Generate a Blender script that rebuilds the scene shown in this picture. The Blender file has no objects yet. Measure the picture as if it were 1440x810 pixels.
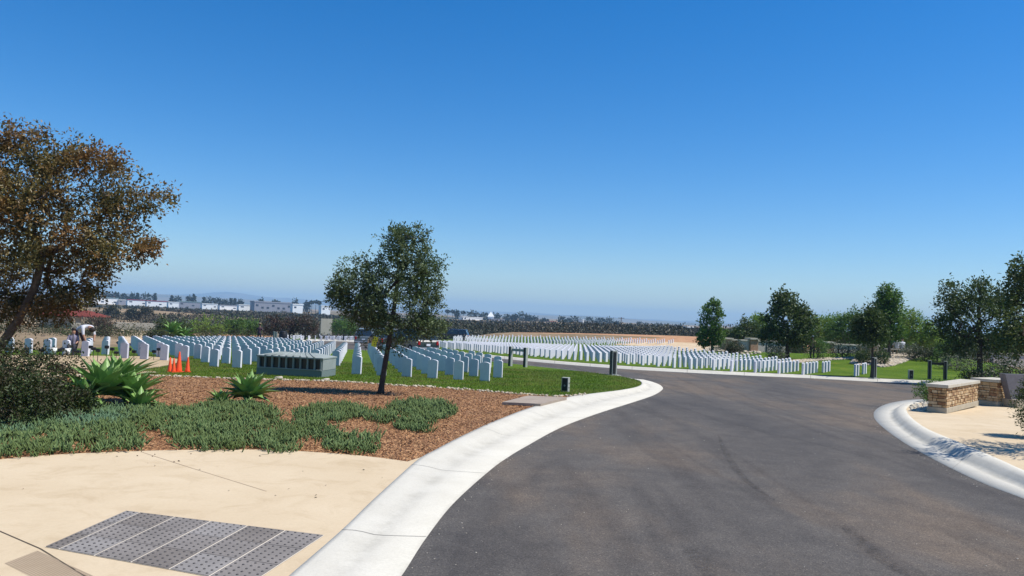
import bpy, bmesh, math, random
import numpy as np
from mathutils import Vector, Matrix, noise
from mathutils.geometry import delaunay_2d_cdt
random.seed(7); RNG = np.random.default_rng(7)
R = math.radians
S = bpy.context.scene
COL = S.collection
# ------------------------------------------------------------------ camera
F = 1100.0
CAMZ = 2.05
camd = bpy.data.cameras.new('camera'); cam = bpy.data.objects.new('camera', camd); COL.objects.link(cam)
camd.sensor_width = 36; camd.lens = F / 1440 * 36; camd.clip_end = 30000; camd.clip_start = .05
PITCH = math.atan(40 / F)
CR = (Matrix.Rotation(R(90) + PITCH, 3, 'X') @ Matrix.Rotation(R(2.5), 3, 'Z'))
cam.matrix_world = Matrix.Translation((0, 0, CAMZ)) @ CR.to_4x4()
S.camera = cam

def ss(a, b, x):
    t = min(1, max(0, (x - a) / (b - a))); return t * t * (3 - 2 * t)
def H(x, y):
    """height of the land"""
    d = y - 15
    z = -.022 * (d + math.sqrt(d * d + 40)) / 2 if d < 185 else -.022 * 185
    xc = max(-40, min(30, x))
    z += .0002 * xc * min(150, max(0, y - 10))
    # grassy mound on the right
    z += 1.05 * math.exp(-((x - 30.5) / 11) ** 2 - ((y - 60) / 9) ** 2)
    z += .55 * math.exp(-((x - 19) / 7) ** 2 - ((y - 70) / 8) ** 2)
    # bank of bare soil behind the far plot
    z += 2.0 * math.exp(-((y - 134 - .15 * x) / 10) ** 2) * ss(-14, 0, x) * (1 - ss(45, 75, x))
    # dry hill on the left
    z += 3.2 * math.exp(-((x + 175) / 62) ** 2 - ((y - 330) / 75) ** 2)
    # far land
    z += 1.4 * ss(420, 900, y)
    return z
def ray(px, py):
    v = CR @ Vector(((px - 720) / F, -(py - 405) / F, -1)); return v
def at(px, py, dz=0.0):
    v = ray(px, py); o = Vector((0, 0, CAMZ)); t = 0.5; pt = 0
    while t < 6000:
        p = o + v * t
        if p.z < H(p.x, p.y) + dz: break
        pt = t; t *= 1.03
    lo, hi = pt, t
    for _ in range(24):
        m = (lo + hi) / 2; p = o + v * m
        if p.z < H(p.x, p.y) + dz: hi = m
        else: lo = m
    p = o + v * hi
    return Vector((p.x, p.y, p.z))
def atd(px, py, d):
    """point on the pixel ray at ground distance d (for measuring out far things)"""
    v = ray(px, py); return Vector((0, 0, CAMZ)) + v * (d / v.y)
def xof(px, d):
    return atd(px, 450, d).x

# ------------------------------------------------------------------ materials
def lin(c):
    return tuple((v / 12.92 if v <= .04045 else ((v + .055) / 1.055) ** 2.4) for v in c)
MATS = {}
def mat(name, col, rough=.8, noise_scale=None, col2=None, bump=0, bscale=None, metal=0, spec=.3, detail=6,
        contrast=(.35, .65), trans=0, coat=0):
    m = bpy.data.materials.new(name); m.use_nodes = True; MATS[name] = m
    nt = m.node_tree; b = nt.nodes['Principled BSDF']
    b.inputs['Base Color'].default_value = (*col, 1); b.inputs['Roughness'].default_value = rough
    b.inputs['Metallic'].default_value = metal; b.inputs['Specular IOR Level'].default_value = spec
    b.inputs['Coat Weight'].default_value = coat
    if noise_scale:
        g = nt.nodes.new('ShaderNodeNewGeometry')
        n = nt.nodes.new('ShaderNodeTexNoise'); n.inputs['Scale'].default_value = noise_scale; n.inputs['Detail'].default_value = detail
        n.inputs['Roughness'].default_value = .65
        r = nt.nodes.new('ShaderNodeValToRGB'); r.color_ramp.elements[0].position, r.color_ramp.elements[1].position = contrast
        r.color_ramp.elements[0].color = (*col, 1); r.color_ramp.elements[1].color = (*(col2 or col), 1)
        nt.links.new(g.outputs['Position'], n.inputs['Vector'])
        nt.links.new(n.outputs['Fac'], r.inputs['Fac']); nt.links.new(r.outputs['Color'], b.inputs['Base Color'])
    if bump:
        g = nt.nodes.new('ShaderNodeNewGeometry')
        n = nt.nodes.new('ShaderNodeTexNoise'); n.inputs['Scale'].default_value = bscale or 40; n.inputs['Detail'].default_value = 5
        bp = nt.nodes.new('ShaderNodeBump'); bp.inputs['Strength'].default_value = bump; bp.inputs['Distance'].default_value = .02
        nt.links.new(g.outputs['Position'], n.inputs['Vector'])
        nt.links.new(n.outputs['Fac'], bp.inputs['Height']); nt.links.new(bp.outputs['Normal'], b.inputs['Normal'])
    return m
def ramp(nt, stops):
    r = nt.nodes.new('ShaderNodeValToRGB'); e = r.color_ramp.elements
    while len(e) < len(stops): e.new(.5)
    for i, (p, c) in enumerate(stops): e[i].position = p; e[i].color = (*c, 1)
    return r
def mix(nt, a, b, f, mode='MIX'):
    m = nt.nodes.new('ShaderNodeMix'); m.data_type = 'RGBA'; m.blend_type = mode
    for v, s in ((f, 0), (a, 6), (b, 7)):
        if isinstance(v, (int, float)): m.inputs[s].default_value = v
        elif isinstance(v, tuple): m.inputs[s].default_value = (*v, 1)
        else: nt.links.new(v, m.inputs[s])
    return m.outputs[2]
def noi(nt, scale, detail=5, rough=.6, stretch=None, dist=0):
    g = nt.nodes.new('ShaderNodeNewGeometry'); out = g.outputs['Position']
    if stretch:
        mp = nt.nodes.new('ShaderNodeMapping'); mp.inputs['Scale'].default_value = stretch[:3]
        if len(stretch) > 3: mp.inputs['Rotation'].default_value[2] = stretch[3]
        nt.links.new(out, mp.inputs['Vector']); out = mp.outputs['Vector']
    n = nt.nodes.new('ShaderNodeTexNoise'); n.inputs['Scale'].default_value = scale; n.inputs['Detail'].default_value = detail
    n.inputs['Roughness'].default_value = rough; n.inputs['Distortion'].default_value = dist
    nt.links.new(out, n.inputs['Vector']); return n.outputs['Fac']
def leafmat(name, c1, c2, c3, cscale=1.2, trans=.35, rough=.5):
    """c1,c2 leaf-to-leaf variation, c3 a second hue coming in by clumps"""
    m = bpy.data.materials.new(name); m.use_nodes = True; MATS[name] = m
    nt = m.node_tree; b = nt.nodes['Principled BSDF']; b.inputs['Roughness'].default_value = rough
    b.inputs['Specular IOR Level'].default_value = .25
    g = nt.nodes.new('ShaderNodeNewGeometry')
    r = ramp(nt, [(0, c1), (1, c2)]); nt.links.new(g.outputs['Random Per Island'], r.inputs['Fac'])
    f = ramp(nt, [(.42, (0, 0, 0)), (.62, (1, 1, 1))]); nt.links.new(noi(nt, cscale, 3), f.inputs['Fac'])
    c = mix(nt, r.outputs['Color'], c3, f.outputs['Color'])
    nt.links.new(c, b.inputs['Base Color'])
    tr = nt.nodes.new('ShaderNodeBsdfTranslucent'); nt.links.new(c, tr.inputs['Color'])
    mx = nt.nodes.new('ShaderNodeMixShader'); mx.inputs[0].default_value = trans
    nt.links.new(b.outputs[0], mx.inputs[1]); nt.links.new(tr.outputs[0], mx.inputs[2])
    nt.links.new(mx.outputs[0], nt.nodes['Material Output'].inputs['Surface'])
    return m

marble = mat('marble', (.70, .69, .715), .6, 3.0, (.58, .58, .615), contrast=(.3, .75), spec=.15)
nt = marble.node_tree; b = nt.nodes['Principled BSDF']; oi = nt.nodes.new('ShaderNodeObjectInfo'); rr_ = ramp(nt, [(0, (.84, .84, .86)), (.5, (1, 1, 1)), (1, (1.06, 1.04, 1.0))]); nt.links.new(oi.outputs['Random'], rr_.inputs['Fac'])
nt.links.new(mix(nt, b.inputs['Base Color'].links[0].from_socket, rr_.outputs[0], 1., 'MULTIPLY'), b.inputs['Base Color'])
concrete_curb = mat('pale_concrete', (.60, .59, .55), .85, 1.6, (.46, .45, .41), .25, 60, contrast=(.4, .8))
capstone = mat('cast_stone', (.50, .46, .37), .85, 5, (.40, .36, .28), .2, 30)
pole_metal = mat('grey_green_metal', (.16, .19, .17), .5, spec=.5)
dark_metal = mat('dark_metal', (.02, .022, .022), .5)
black_plastic = mat('black_plastic', (.012, .012, .014), .5)
bark = mat('bark', (.10, .065, .045), .9, 12, (.19, .14, .10), .6, 40)
dark_bark = mat('dark_bark', (.045, .032, .024), .9, 14, (.08, .06, .045), .6, 50)
# asphalt
m = mat('asphalt', (.08, .08, .08), .9, spec=.12); nt = m.node_tree; b = nt.nodes['Principled BSDF']
big = ramp(nt, [(.34, (.078, .073, .069)), (.48, (.100, .091, .082)), (.60, (.142, .114, .089)), (.72, (.106, .097, .086))]); nt.links.new(noi(nt, .24, 5, .62, (1, .30, 1, .12), .4), big.inputs['Fac'])
mid = ramp(nt, [(.3, (.78, .78, .79)), (.7, (1.16, 1.15, 1.13))]); nt.links.new(noi(nt, 1.7, 8, .75), mid.inputs['Fac'])
g = nt.nodes.new('ShaderNodeNewGeometry'); v = nt.nodes.new('ShaderNodeTexVoronoi'); v.inputs['Scale'].default_value = 95; nt.links.new(g.outputs['Position'], v.inputs['Vector'])
sp = nt.nodes.new('ShaderNodeSeparateColor'); nt.links.new(v.outputs['Color'], sp.inputs[0])
fin = ramp(nt, [(0, (.66, .66, .66)), (.35, (.90, .90, .90)), (.8, (1.1, 1.1, 1.08)), (.95, (1.25, 1.23, 1.2)), (1, (1.8, 1.75, 1.65))]); nt.links.new(sp.outputs[0], fin.inputs['Fac'])
c = mix(nt, big.outputs[0], mid.outputs[0], 1.0, 'MULTIPLY'); c = mix(nt, c, fin.outputs[0], 1.0, 'MULTIPLY')
sw = ramp(nt, [(.455, (1, 1, 1)), (.5, (.66, .66, .68)), (.545, (1, 1, 1))]); nt.links.new(noi(nt, .35, 3, .5, (1, .12, 1, -.25), 1.5), sw.inputs['Fac'])
c = mix(nt, c, sw.outputs[0], .5, 'MULTIPLY')
nt.links.new(c, b.inputs['Base Color'])
bp = nt.nodes.new('ShaderNodeBump'); bp.inputs['Strength'].default_value = .6; bp.inputs['Distance'].default_value = .01
nt.links.new(noi(nt, 70, 3, .8), bp.inputs['Height']); nt.links.new(bp.outputs[0], b.inputs['Normal'])
asphalt = m
# beige concrete paving with faint stains
m = mat('beige_concrete', (.7, .55, .4), .85); nt = m.node_tree; b = nt.nodes['Principled BSDF']
b.inputs['Specular IOR Level'].default_value = .1; a1 = ramp(nt, [(.3, (.51, .40, .258)), (.7, (.57, .46, .31))]); nt.links.new(noi(nt, .7, 5, .6), a1.inputs['Fac'])
a2 = ramp(nt, [(.25, (.93, .93, .93)), (.6, (1, 1, 1))]); nt.links.new(noi(nt, 30, 4, .7), a2.inputs['Fac'])
a3 = ramp(nt, [(.50, (1, 1, 1)), (.66, (.90, .88, .85))]); nt.links.new(noi(nt, 1.9, 6, .7, None, .8), a3.inputs['Fac'])
c = mix(nt, mix(nt, a1.outputs[0], a2.outputs[0], 1., 'MULTIPLY'), a3.outputs[0], 1., 'MULTIPLY')
nt.links.new(c, b.inputs['Base Color']); beige = m
# lawn
def lawnmat(name, c1, c2, c3):
    m = mat(name, c1, .9); nt = m.node_tree; b = nt.nodes['Principled BSDF']
    a = ramp(nt, [(.3, c1), (.6, c2), (.78, c3)]); nt.links.new(noi(nt, .55, 7, .7), a.inputs['Fac'])
    f = ramp(nt, [(.3, (.5, .5, .5)), (.7, (1.3, 1.3, 1.3))]); nt.links.new(noi(nt, 11, 5, .8), f.inputs['Fac'])
    st = ramp(nt, [(.35, (.82, .85, .8)), (.65, (1.12, 1.1, 1.05))]); nt.links.new(noi(nt, .6, 3, .5, (.15, 1, 1, .2)), st.inputs['Fac'])
    c = mix(nt, mix(nt, a.outputs[0], f.outputs[0], 1., 'MULTIPLY'), st.outputs[0], 1., 'MULTIPLY'); nt.links.new(c, b.inputs['Base Color'])
    bp = nt.nodes.new('ShaderNodeBump'); bp.inputs['Strength'].default_value = .8; bp.inputs['Distance'].default_value = .05
    nt.links.new(noi(nt, 25, 4, .8), bp.inputs['Height']); nt.links.new(bp.outputs[0], b.inputs['Normal'])
    return m
lawn = lawnmat('lawn', (.060, .120, .008), (.105, .165, .013), (.22, .20, .045)); lawn.node_tree.nodes['Principled BSDF'].inputs['Specular IOR Level'].default_value = .08
# mulch
m = mat('mulch', (.3, .15, .07), .95); nt = m.node_tree; b = nt.nodes['Principled BSDF']
g = nt.nodes.new('ShaderNodeNewGeometry'); v = nt.nodes.new('ShaderNodeTexVoronoi'); v.inputs['Scale'].default_value = 38
mp = nt.nodes.new('ShaderNodeMapping'); mp.inputs['Scale'].default_value = (1, .6, 1); mp.inputs['Rotation'].default_value[2] = .5
nt.links.new(g.outputs['Position'], mp.inputs[0]); nt.links.new(mp.outputs[0], v.inputs['Vector'])
sp = nt.nodes.new('ShaderNodeSeparateColor'); nt.links.new(v.outputs['Color'], sp.inputs[0])
a = ramp(nt, [(0, (.08, .032, .011)), (.4, (.22, .10, .042)), (.8, (.36, .18, .08)), (1, (.52, .30, .14))]); nt.links.new(sp.outputs[0], a.inputs['Fac'])
f = ramp(nt, [(.3, (.75, .75, .75)), (.7, (1.15, 1.15, 1.1))]); nt.links.new(noi(nt, 1.2, 5, .7), f.inputs['Fac'])
nt.links.new(mix(nt, a.outputs[0], f.outputs[0], 1., 'MULTIPLY'), b.inputs['Base Color'])
bp = nt.nodes.new('ShaderNodeBump'); bp.inputs['Strength'].default_value = 1; bp.inputs['Distance'].default_value = .03
nt.links.new(v.outputs['Distance'], bp.inputs['Height']); nt.links.new(bp.outputs[0], b.inputs['Normal']); mulch = m
gravel = mat('decomposed_granite', (.36, .26, .145), .95, .8, (.45, .34, .20), .6, 30)
# wild ground: dry grass and soil
m = mat('dry_land', (.2, .15, .1), .95); nt = m.node_tree; b = nt.nodes['Principled BSDF']
a = ramp(nt, [(.3, (.09, .085, .04)), (.48, (.20, .14, .07)), (.62, (.30, .21, .12)), (.8, (.34, .26, .16))]); nt.links.new(noi(nt, .035, 9, .7), a.inputs['Fac'])
f = ramp(nt, [(.3, (.7, .7, .7)), (.7, (1.2, 1.2, 1.2))]); nt.links.new(noi(nt, 1.5, 6, .7), f.inputs['Fac'])
nt.links.new(mix(nt, a.outputs[0], f.outputs[0], 1., 'MULTIPLY'), b.inputs['Base Color']); dryland = m
bare_soil = mat('bare_soil', (.34, .17, .08), .95, .9, (.46, .26, .13), .5, 5, contrast=(.3, .7))
sand_soil = mat('pale_soil', (.46, .33, .19), .95, .5, (.55, .43, .28), .4, 5)
cobble = mat('cobble', (.34, .29, .22), .9, 2.3, (.52, .47, .38), .5, 20, contrast=(.3, .7))
far_hill = mat('far_hill', (.10, .11, .085), 1, .004, (.19, .16, .12))
# leaves
lf_red = leafmat('bronze_leaves', (.045, .055, .016), (.25, .195, .07), (.22, .12, .042), 1.3, .3, .4)
lf_oak = leafmat('grey_green_leaves', (.035, .060, .022), (.17, .215, .095), (.09, .135, .045), 1.5, .25)
lf_dark = leafmat('dark_leaves', (.030, .050, .014), (.11, .145, .038), (.07, .11, .022), .8, .25)
lf_green = leafmat('fresh_green_leaves', (.08, .16, .018), (.20, .32, .04), (.20, .28, .045), .8, .4)
lf_mid = leafmat('mid_green_leaves', (.038, .09, .014), (.12, .22, .035), (.10, .18, .028), .8, .35)
lf_chap = leafmat('chaparral_leaves', (.030, .036, .016), (.060, .060, .028), (.085, .062, .036), .05, .1)
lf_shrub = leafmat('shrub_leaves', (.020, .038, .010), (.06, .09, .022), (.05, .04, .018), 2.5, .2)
lf_silver = leafmat('silver_leaves', (.10, .12, .075), (.18, .19, .12), (.14, .15, .08), 2.5, .2)
lf_blue = leafmat('succulent_blue', (.05, .11, .055), (.16, .25, .14), (.10, .15, .045), .9, .15, .7)
lf_green_succ = leafmat('succulent_green', (.045, .095, .030), (.20, .27, .10), (.10, .14, .04), 2.2, .2, .75)
lf_copper = leafmat('copper_leaves', (.06, .035, .025), (.12, .06, .04), (.05, .06, .03), 1, .2)
agave_m = mat('agave_leaf', (.13, .24, .06), .42, 5, (.22, .35, .10), spec=.35)

# ------------------------------------------------------------------ object helpers
def tag(o, label=None, cat=None, group=None, kind=None):
    if label: o['label'] = label
    if cat: o['category'] = cat
    if group: o['group'] = group
    if kind: o['kind'] = kind
    return o
def empty(name, loc, rz=0, label=None, cat=None, group=None):
    o = bpy.data.objects.new(name, None); COL.objects.link(o); o.location = loc; o.rotation_euler.z = rz
    o.empty_display_size = .2
    return tag(o, label, cat, group)
def link(name, me, parent=None, m=None, loc=None):
    o = bpy.data.objects.new(name, me); COL.objects.link(o)
    if m is not None:
        for x in (m if isinstance(m, (list, tuple)) else [m]): me.materials.append(x)
    if parent: o.parent = parent
    if loc is not None: o.location = loc
    return o
class MB:
    """collects boxes and tubes into one mesh"""
    def __init__(s): s.bm = bmesh.new()
    def box(s, cx, cy, cz, sx, sy, sz, rz=0, rx=0, ry=0, bev=0, mi=0, taper=1):
        r = bmesh.ops.create_cube(s.bm, size=1)
        vs = r['verts']
        for v in vs:
            k = taper if v.co.z > 0 else 1
            v.co = Vector((v.co.x * sx * k, v.co.y * sy * k, v.co.z * sz))
        M = Matrix.Translation((cx, cy, cz)) @ Matrix.Rotation(rz, 4, 'Z') @ Matrix.Rotation(ry, 4, 'Y') @ Matrix.Rotation(rx, 4, 'X')
        fs = list({f for v in vs for f in v.link_faces})
        if bev:
            es = list({e for v in vs for e in v.link_edges})
            rr = bmesh.ops.bevel(s.bm, geom=es, offset=bev, segments=2, affect='EDGES', profile=.6)
            vs = list({v for f in rr['faces'] for v in f.verts} | {v for v in vs if v.is_valid})
            fs = list({f for v in vs for f in v.link_faces})
        for v in vs: v.co = M @ v.co
        for f in fs: f.material_index = mi
        return s
    def tube(s, pts, rads, n=8, caps=True, mi=0):
        pts = [Vector(p) for p in pts]; rings = []
        for i, p in enumerate(pts):
            d = (pts[min(i + 1, len(pts) - 1)] - pts[max(i - 1, 0)]).normalized()
            a = d.orthogonal().normalized() if abs(d.z) > .99 else d.cross(Vector((0, 0, 1))).normalized()
            b = d.cross(a); r = rads[i] if isinstance(rads, (list, tuple)) else rads
            rings.append([s.bm.verts.new(p + (a * math.cos(t) + b * math.sin(t)) * r) for t in [k * 2 * math.pi / n for k in range(n)]])
        for A, B in zip(rings, rings[1:]):
            for k in range(n):
                f = s.bm.faces.new((A[k], A[(k + 1) % n], B[(k + 1) % n], B[k])); f.material_index = mi; f.smooth = True
        if caps:
            for q in (rings[0], rings[-1][::-1]):
                f = s.bm.faces.new(q); f.material_index = mi
        return s
    def ball(s, c, r, sub=2, sc=(1, 1, 1), mi=0, jit=0):
        q = bmesh.ops.create_icosphere(s.bm, subdivisions=sub, radius=1)
        off = Vector(c) * 7.3
        for v in q['verts']:
            k = 1 + (noise.noise(v.co * 1.5 + off) * jit if jit else 0)
            v.co = Vector((c[0] + v.co.x * r * sc[0] * k, c[1] + v.co.y * r * sc[1] * k, c[2] + v.co.z * r * sc[2] * k))
        for f in {f for v in q['verts'] for f in v.link_faces}: f.material_index = mi; f.smooth = True
        return s
    def prism(s, pts, y0, y1, mi=0):
        """polygon in x,z extruded along y"""
        A = [s.bm.verts.new((x, y0, z)) for x, z in pts]; B = [s.bm.verts.new((x, y1, z)) for x, z in pts]
        n = len(pts)
        for f in [s.bm.faces.new(A), s.bm.faces.new(B[::-1])] + [s.bm.faces.new((A[k], B[k], B[(k + 1) % n], A[(k + 1) % n])) for k in range(n)]:
            f.material_index = mi
        return s
    def build(s, name, m, parent=None, loc=None):
        bmesh.ops.recalc_face_normals(s.bm, faces=s.bm.faces)
        me = bpy.data.meshes.new(name); s.bm.to_mesh(me); s.bm.free()
        return link(name, me, parent, m, loc)
def npmesh(name, V, Fq, smooth=False):
    """V (n,3), Fq (m,k) constant corner count"""
    me = bpy.data.meshes.new(name); k = Fq.shape[1]
    me.vertices.add(len(V)); me.vertices.foreach_set('co', V.astype(np.float32).ravel())
    me.loops.add(Fq.size); me.loops.foreach_set('vertex_index', Fq.astype(np.int32).ravel())
    me.polygons.add(len(Fq)); me.polygons.foreach_set('loop_start', np.arange(0, Fq.size, k, dtype=np.int32))
    if smooth: me.polygons.foreach_set('use_smooth', np.ones(len(Fq), dtype=bool))
    me.update(calc_edges=True); return me
def unit(a): return a / (np.linalg.norm(a, axis=1, keepdims=True) + 1e-9)
def leaves(name, C, D, L, W, m, parent=None, fold=.25):
    """a rhomb leaf (two faces folded on the midrib) at every C along D"""
    n = len(C); D = unit(D); up = unit(RNG.normal(size=(n, 3)) * .8 + np.array([0, 0, .9]))
    A = unit(np.cross(D, up)); N = np.cross(A, D)
    L = np.broadcast_to(L, n)[:, None] * (0.7 + .6 * RNG.random((n, 1))); W = np.broadcast_to(W, n)[:, None] * (0.7 + .6 * RNG.random((n, 1)))
    base = C; tip = C + D * L; ml = C + D * L * .45
    l = ml + A * W * .5 + N * W * fold; r = ml - A * W * .5 + N * W * fold
    V = np.stack([base, l, tip, r], 1).reshape(-1, 3)
    i = np.arange(n)[:, None] * 4
    Fq = np.concatenate([np.concatenate([i, i + 2, i + 1], 1), np.concatenate([i, i + 3, i + 2], 1)], 0)
    return link(name, npmesh(name, V, Fq), parent, m)
def inpoly(x, y, P):
    c = False; j = len(P) - 1
    for i in range(len(P)):
        xi, yi = P[i][0], P[i][1]; xj, yj = P[j][0], P[j][1]
        if (yi > y) != (yj > y) and x < (xj - xi) * (y - yi) / (yj - yi + 1e-12) + xi: c = not c
        j = i
    return c
def smooth_line(P, n=6, closed=False):
    """Catmull-Rom through 2-D/3-D points"""
    P = [Vector(p) for p in P]; out = []; N = len(P); rng = range(N if closed else N - 1)
    for i in rng:
        if closed: p0, p1, p2, p3 = P[i - 1], P[i], P[(i + 1) % N], P[(i + 2) % N]
        else: p0, p1, p2, p3 = P[max(i - 1, 0)], P[i], P[i + 1], P[min(i + 2, N - 1)]
        for k in range(n):
            t = k / n
            out.append(.5 * ((2 * p1) + (-p0 + p2) * t + (2 * p0 - 5 * p1 + 4 * p2 - p3) * t * t + (-p0 + 3 * p1 - 3 * p2 + p3) * t ** 3))
    if not closed: out.append(P[-1])
    return out
def raise_(x, y):
    """how far the planted and paved land beside the drive stands above the gutter"""
    return .035 + .085 * ss(9.5, 15, y)
def sheet(name, outline, off, m, step=1.0, raised=False):
    """ground sheet inside a world outline, following the land"""
    P = [(p[0], p[1]) for p in outline]
    # clean consecutive duplicates
    Q = [P[0]]
    for p in P[1:]:
        if (p[0] - Q[-1][0]) ** 2 + (p[1] - Q[-1][1]) ** 2 > 1e-4: Q.append(p)
    P = Q; xs = [p[0] for p in P]; ys = [p[1] for p in P]
    pts = [Vector(p) for p in P]; n = len(pts); edges = [(i, (i + 1) % n) for i in range(n)]
    x0, x1, y0, y1 = min(xs), max(xs), min(ys), max(ys)
    y = y0 + step / 2
    while y < y1:
        x = x0 + step / 2; st = step * max(1, y / 40)
        while x < x1:
            if inpoly(x, y, P): pts.append(Vector((x + random.uniform(-.1, .1) * step, y + random.uniform(-.1, .1) * step)))
            x += st
        y += st
    r = delaunay_2d_cdt(pts, edges, [list(range(n))], 1, 1e-5)
    me = bpy.data.meshes.new(name)
    me.from_pydata([(v.x, v.y, H(v.x, v.y) + off + (raise_(v.x, v.y) if raised else 0)) for v in r[0]], [], r[2])
    o = link(name, me, None, m)
    if len(me.polygons) and me.polygons[0].normal.z < 0: me.flip_normals()
    for p in me.polygons: p.use_smooth = True
    return o
def px(P, dz=0): return [at(a, b, dz) for a, b in P]

# ------------------------------------------------------------------ land
def terrain():
    ys = [-30, -15, -5]; y = 0
    while y < 9000:
        ys.append(y); y += max(1.2, abs(y) * .03)
    nx = 150; V = []
    for y in ys:
        w = 40 + max(0, y) * 1.15
        for i in range(nx + 1):
            x = (i / nx * 2 - 1) * w
            z = H(x, y) - .06
            V.append((x, y, z + (noise.noise(Vector((x * .01, y * .01, 0))) * 1.2 * ss(220, 400, y))))
    Fc = [(r * (nx + 1) + i, r * (nx + 1) + i + 1, (r + 1) * (nx + 1) + i + 1, (r + 1) * (nx + 1) + i) for r in range(len(ys) - 1) for i in range(nx)]
    me = npmesh('ground', np.array(V), np.array(Fc), True)
    return tag(link('ground', me, None, dryland), kind='structure')
terrain()

# outlines traced on the ground
K_in = [(385, 830), (405, 810), (480, 745), (530, 697), (585, 647), (640, 616), (700, 590), (745, 573), (793, 559), (830, 553.5), (868, 549), (893, 544.5), (902, 540), (898, 535), (880, 530.5), (860, 527), (800, 520), (750, 514.5), (700, 509), (640, 502.5), (590, 497.5), (540, 494), (500, 491.5), (470, 490), (440, 488.5), (415, 487.5), (395, 486.5)]
K_out = [(545, 830), (565, 810), (600, 756), (640, 706), (690, 661), (740, 628), (790, 601), (840, 582), (890, 566), (918, 556.5), (930, 549.5), (932, 545), (924, 539.5), (905, 534), (870, 527), (804, 518.8), (752, 513.3), (702, 507.8), (642, 501.4), (592, 496.6), (542, 493), (502, 490.6), (472, 489.1), (442, 487.6), (417, 486.6), (397, 485.7)]
K_in.insert(5, (612, 631)); K_out.insert(5, (715, 643))
while len(K_in) > len(K_out): K_in.pop(-2)
FAR_out = [(1560, 549), (1440, 545.5), (1330, 541.5), (1300, 540), (1220, 536.5), (1140, 532), (1060, 528.7), (980, 524.8), (900, 520.5), (840, 516.3), (780, 511.5), (720, 506), (660, 500.2), (620, 496), (580, 491), (545, 486), (515, 482.5), (480, 480), (450, 479.6), (428, 480.5), (412, 482.5)]
FAR_in = [(1560, 545), (1440, 541.5), (1330, 537.5), (1300, 536.2), (1220, 532.8), (1140, 528.6), (1060, 525.2), (980, 521.4), (900, 517.2), (840, 513.2), (780, 508.6), (720, 503.4), (660, 497.8), (620, 493.8), (580, 489), (545, 484.2), (515, 480.7), (480, 478.2), (450, 477.8), (428, 478.5), (408, 480.5)]
RK_out = [(1560, 752), (1440, 702), (1380, 679), (1320, 650), (1270, 622), (1240, 600), (1229, 587), (1231, 577), (1245, 569), (1268, 564), (1300, 561.5), (1400, 559), (1560, 557)]
RK_in = [(1560, 712), (1440, 661), (1400, 643), (1345, 620), (1303, 602), (1281, 586), (1275, 576), (1279, 570), (1289, 567), (1300, 565), (1316, 563.5), (1402, 561), (1560, 559)]

def kerb(name, out, inn, m, profile, n=6, hfun=None, fix=0):
    A = smooth_line([at(*p) for p in out], n); q0 = [at(*p) for p in inn]
    B = smooth_line([at(p[0], p[1], hfun(q_.x, q_.y) + .008) for p, q_ in zip(inn, q0)], n)
    if fix:
        for i in range(fix, len(A)):
            k_ = min(1, (i - fix) / 8); A[i] = A[i].lerp(B[i] + Vector((.06, .30, 0)), k_)
    V = []; k = len(profile)
    for a, b in zip(A, B):
        h = hfun(b.x, b.y) if hfun else .12
        for t, z in profile:
            p = a.lerp(b, t); V.append((p.x, p.y, H(p.x, p.y) + .008 + z * h))
    Fc = [(i * k + j, i * k + j + 1, (i + 1) * k + j + 1, (i + 1) * k + j) for i in range(len(A) - 1) for j in range(k - 1)]
    nv = len(V); T = [profile[i % k][0] for i in range(nv)]; nf = len(Fc)
    acc = 1.5
    for i in range(1, len(A) - 1):        # contraction joints across the profile
        seg_ = (B[i] - B[i - 1]).length; acc += seg_
        if acc < 3.0 or A[i].y < 2: continue
        acc = 0; d_ = (B[i + 1] - B[i - 1]).normalized() * .004 * max(1, B[i].y / 18)
        for j in range(1, k - 1):
            for sg in (-1, 1):
                p = Vector(V[i * k + j]) + d_ * sg + Vector((0, 0, .0035)); V.append(tuple(p)); T.append(profile[j][0])
        b0 = len(V) - 2 * (k - 2)
        for j in range(k - 3): Fc.append((b0 + 2 * j, b0 + 2 * j + 1, b0 + 2 * j + 3, b0 + 2 * j + 2))
    me = npmesh(name, np.array(V), np.array(Fc), True)
    at_ = me.attributes.new('across', 'FLOAT', 'POINT'); at_.data.foreach_set('value', np.array(T, dtype=np.float32))
    me.materials.append(m); me.materials.append(jointm)
    me.polygons.foreach_set('material_index', np.array([0] * nf + [1] * (len(Fc) - nf), dtype=np.int32)); m = None
    bm = bmesh.new(); bm.from_mesh(me); bmesh.ops.recalc_face_normals(bm, faces=bm.faces)
    fl = [f for f in bm.faces if f.normal.z < 0]
    if fl: bmesh.ops.reverse_faces(bm, faces=fl)
    bm.to_mesh(me); bm.free()
    return tag(link(name, me, None, m), kind='structure'), A, B
# concrete of the kerbs: joints and dirt in the gutter line
m = mat('kerb_concrete', (.6, .6, .6), .85); nt = m.node_tree; b = nt.nodes['Principled BSDF']
jointm = mat('kerb_joint', (.13, .12, .105), .95)
a = ramp(nt, [(.3, (.49, .46, .385)), (.7, (.56, .53, .45))]); nt.links.new(noi(nt, 1.3, 6, .65), a.inputs['Fac'])
f = ramp(nt, [(.24, (.45, .44, .42)), (.36, (1, 1, 1))]); nt.links.new(noi(nt, 5, 8, .8), f.inputs['Fac'])
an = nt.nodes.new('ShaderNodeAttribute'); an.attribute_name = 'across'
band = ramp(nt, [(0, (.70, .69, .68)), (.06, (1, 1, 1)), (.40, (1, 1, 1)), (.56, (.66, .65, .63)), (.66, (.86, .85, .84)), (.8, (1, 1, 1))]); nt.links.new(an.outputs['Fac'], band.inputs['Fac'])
f3 = ramp(nt, [(.4, (.0, .0, .0)), (.7, (.75, .75, .75))]); nt.links.new(noi(nt, 2.2, 6, .75), f3.inputs['Fac'])
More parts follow.
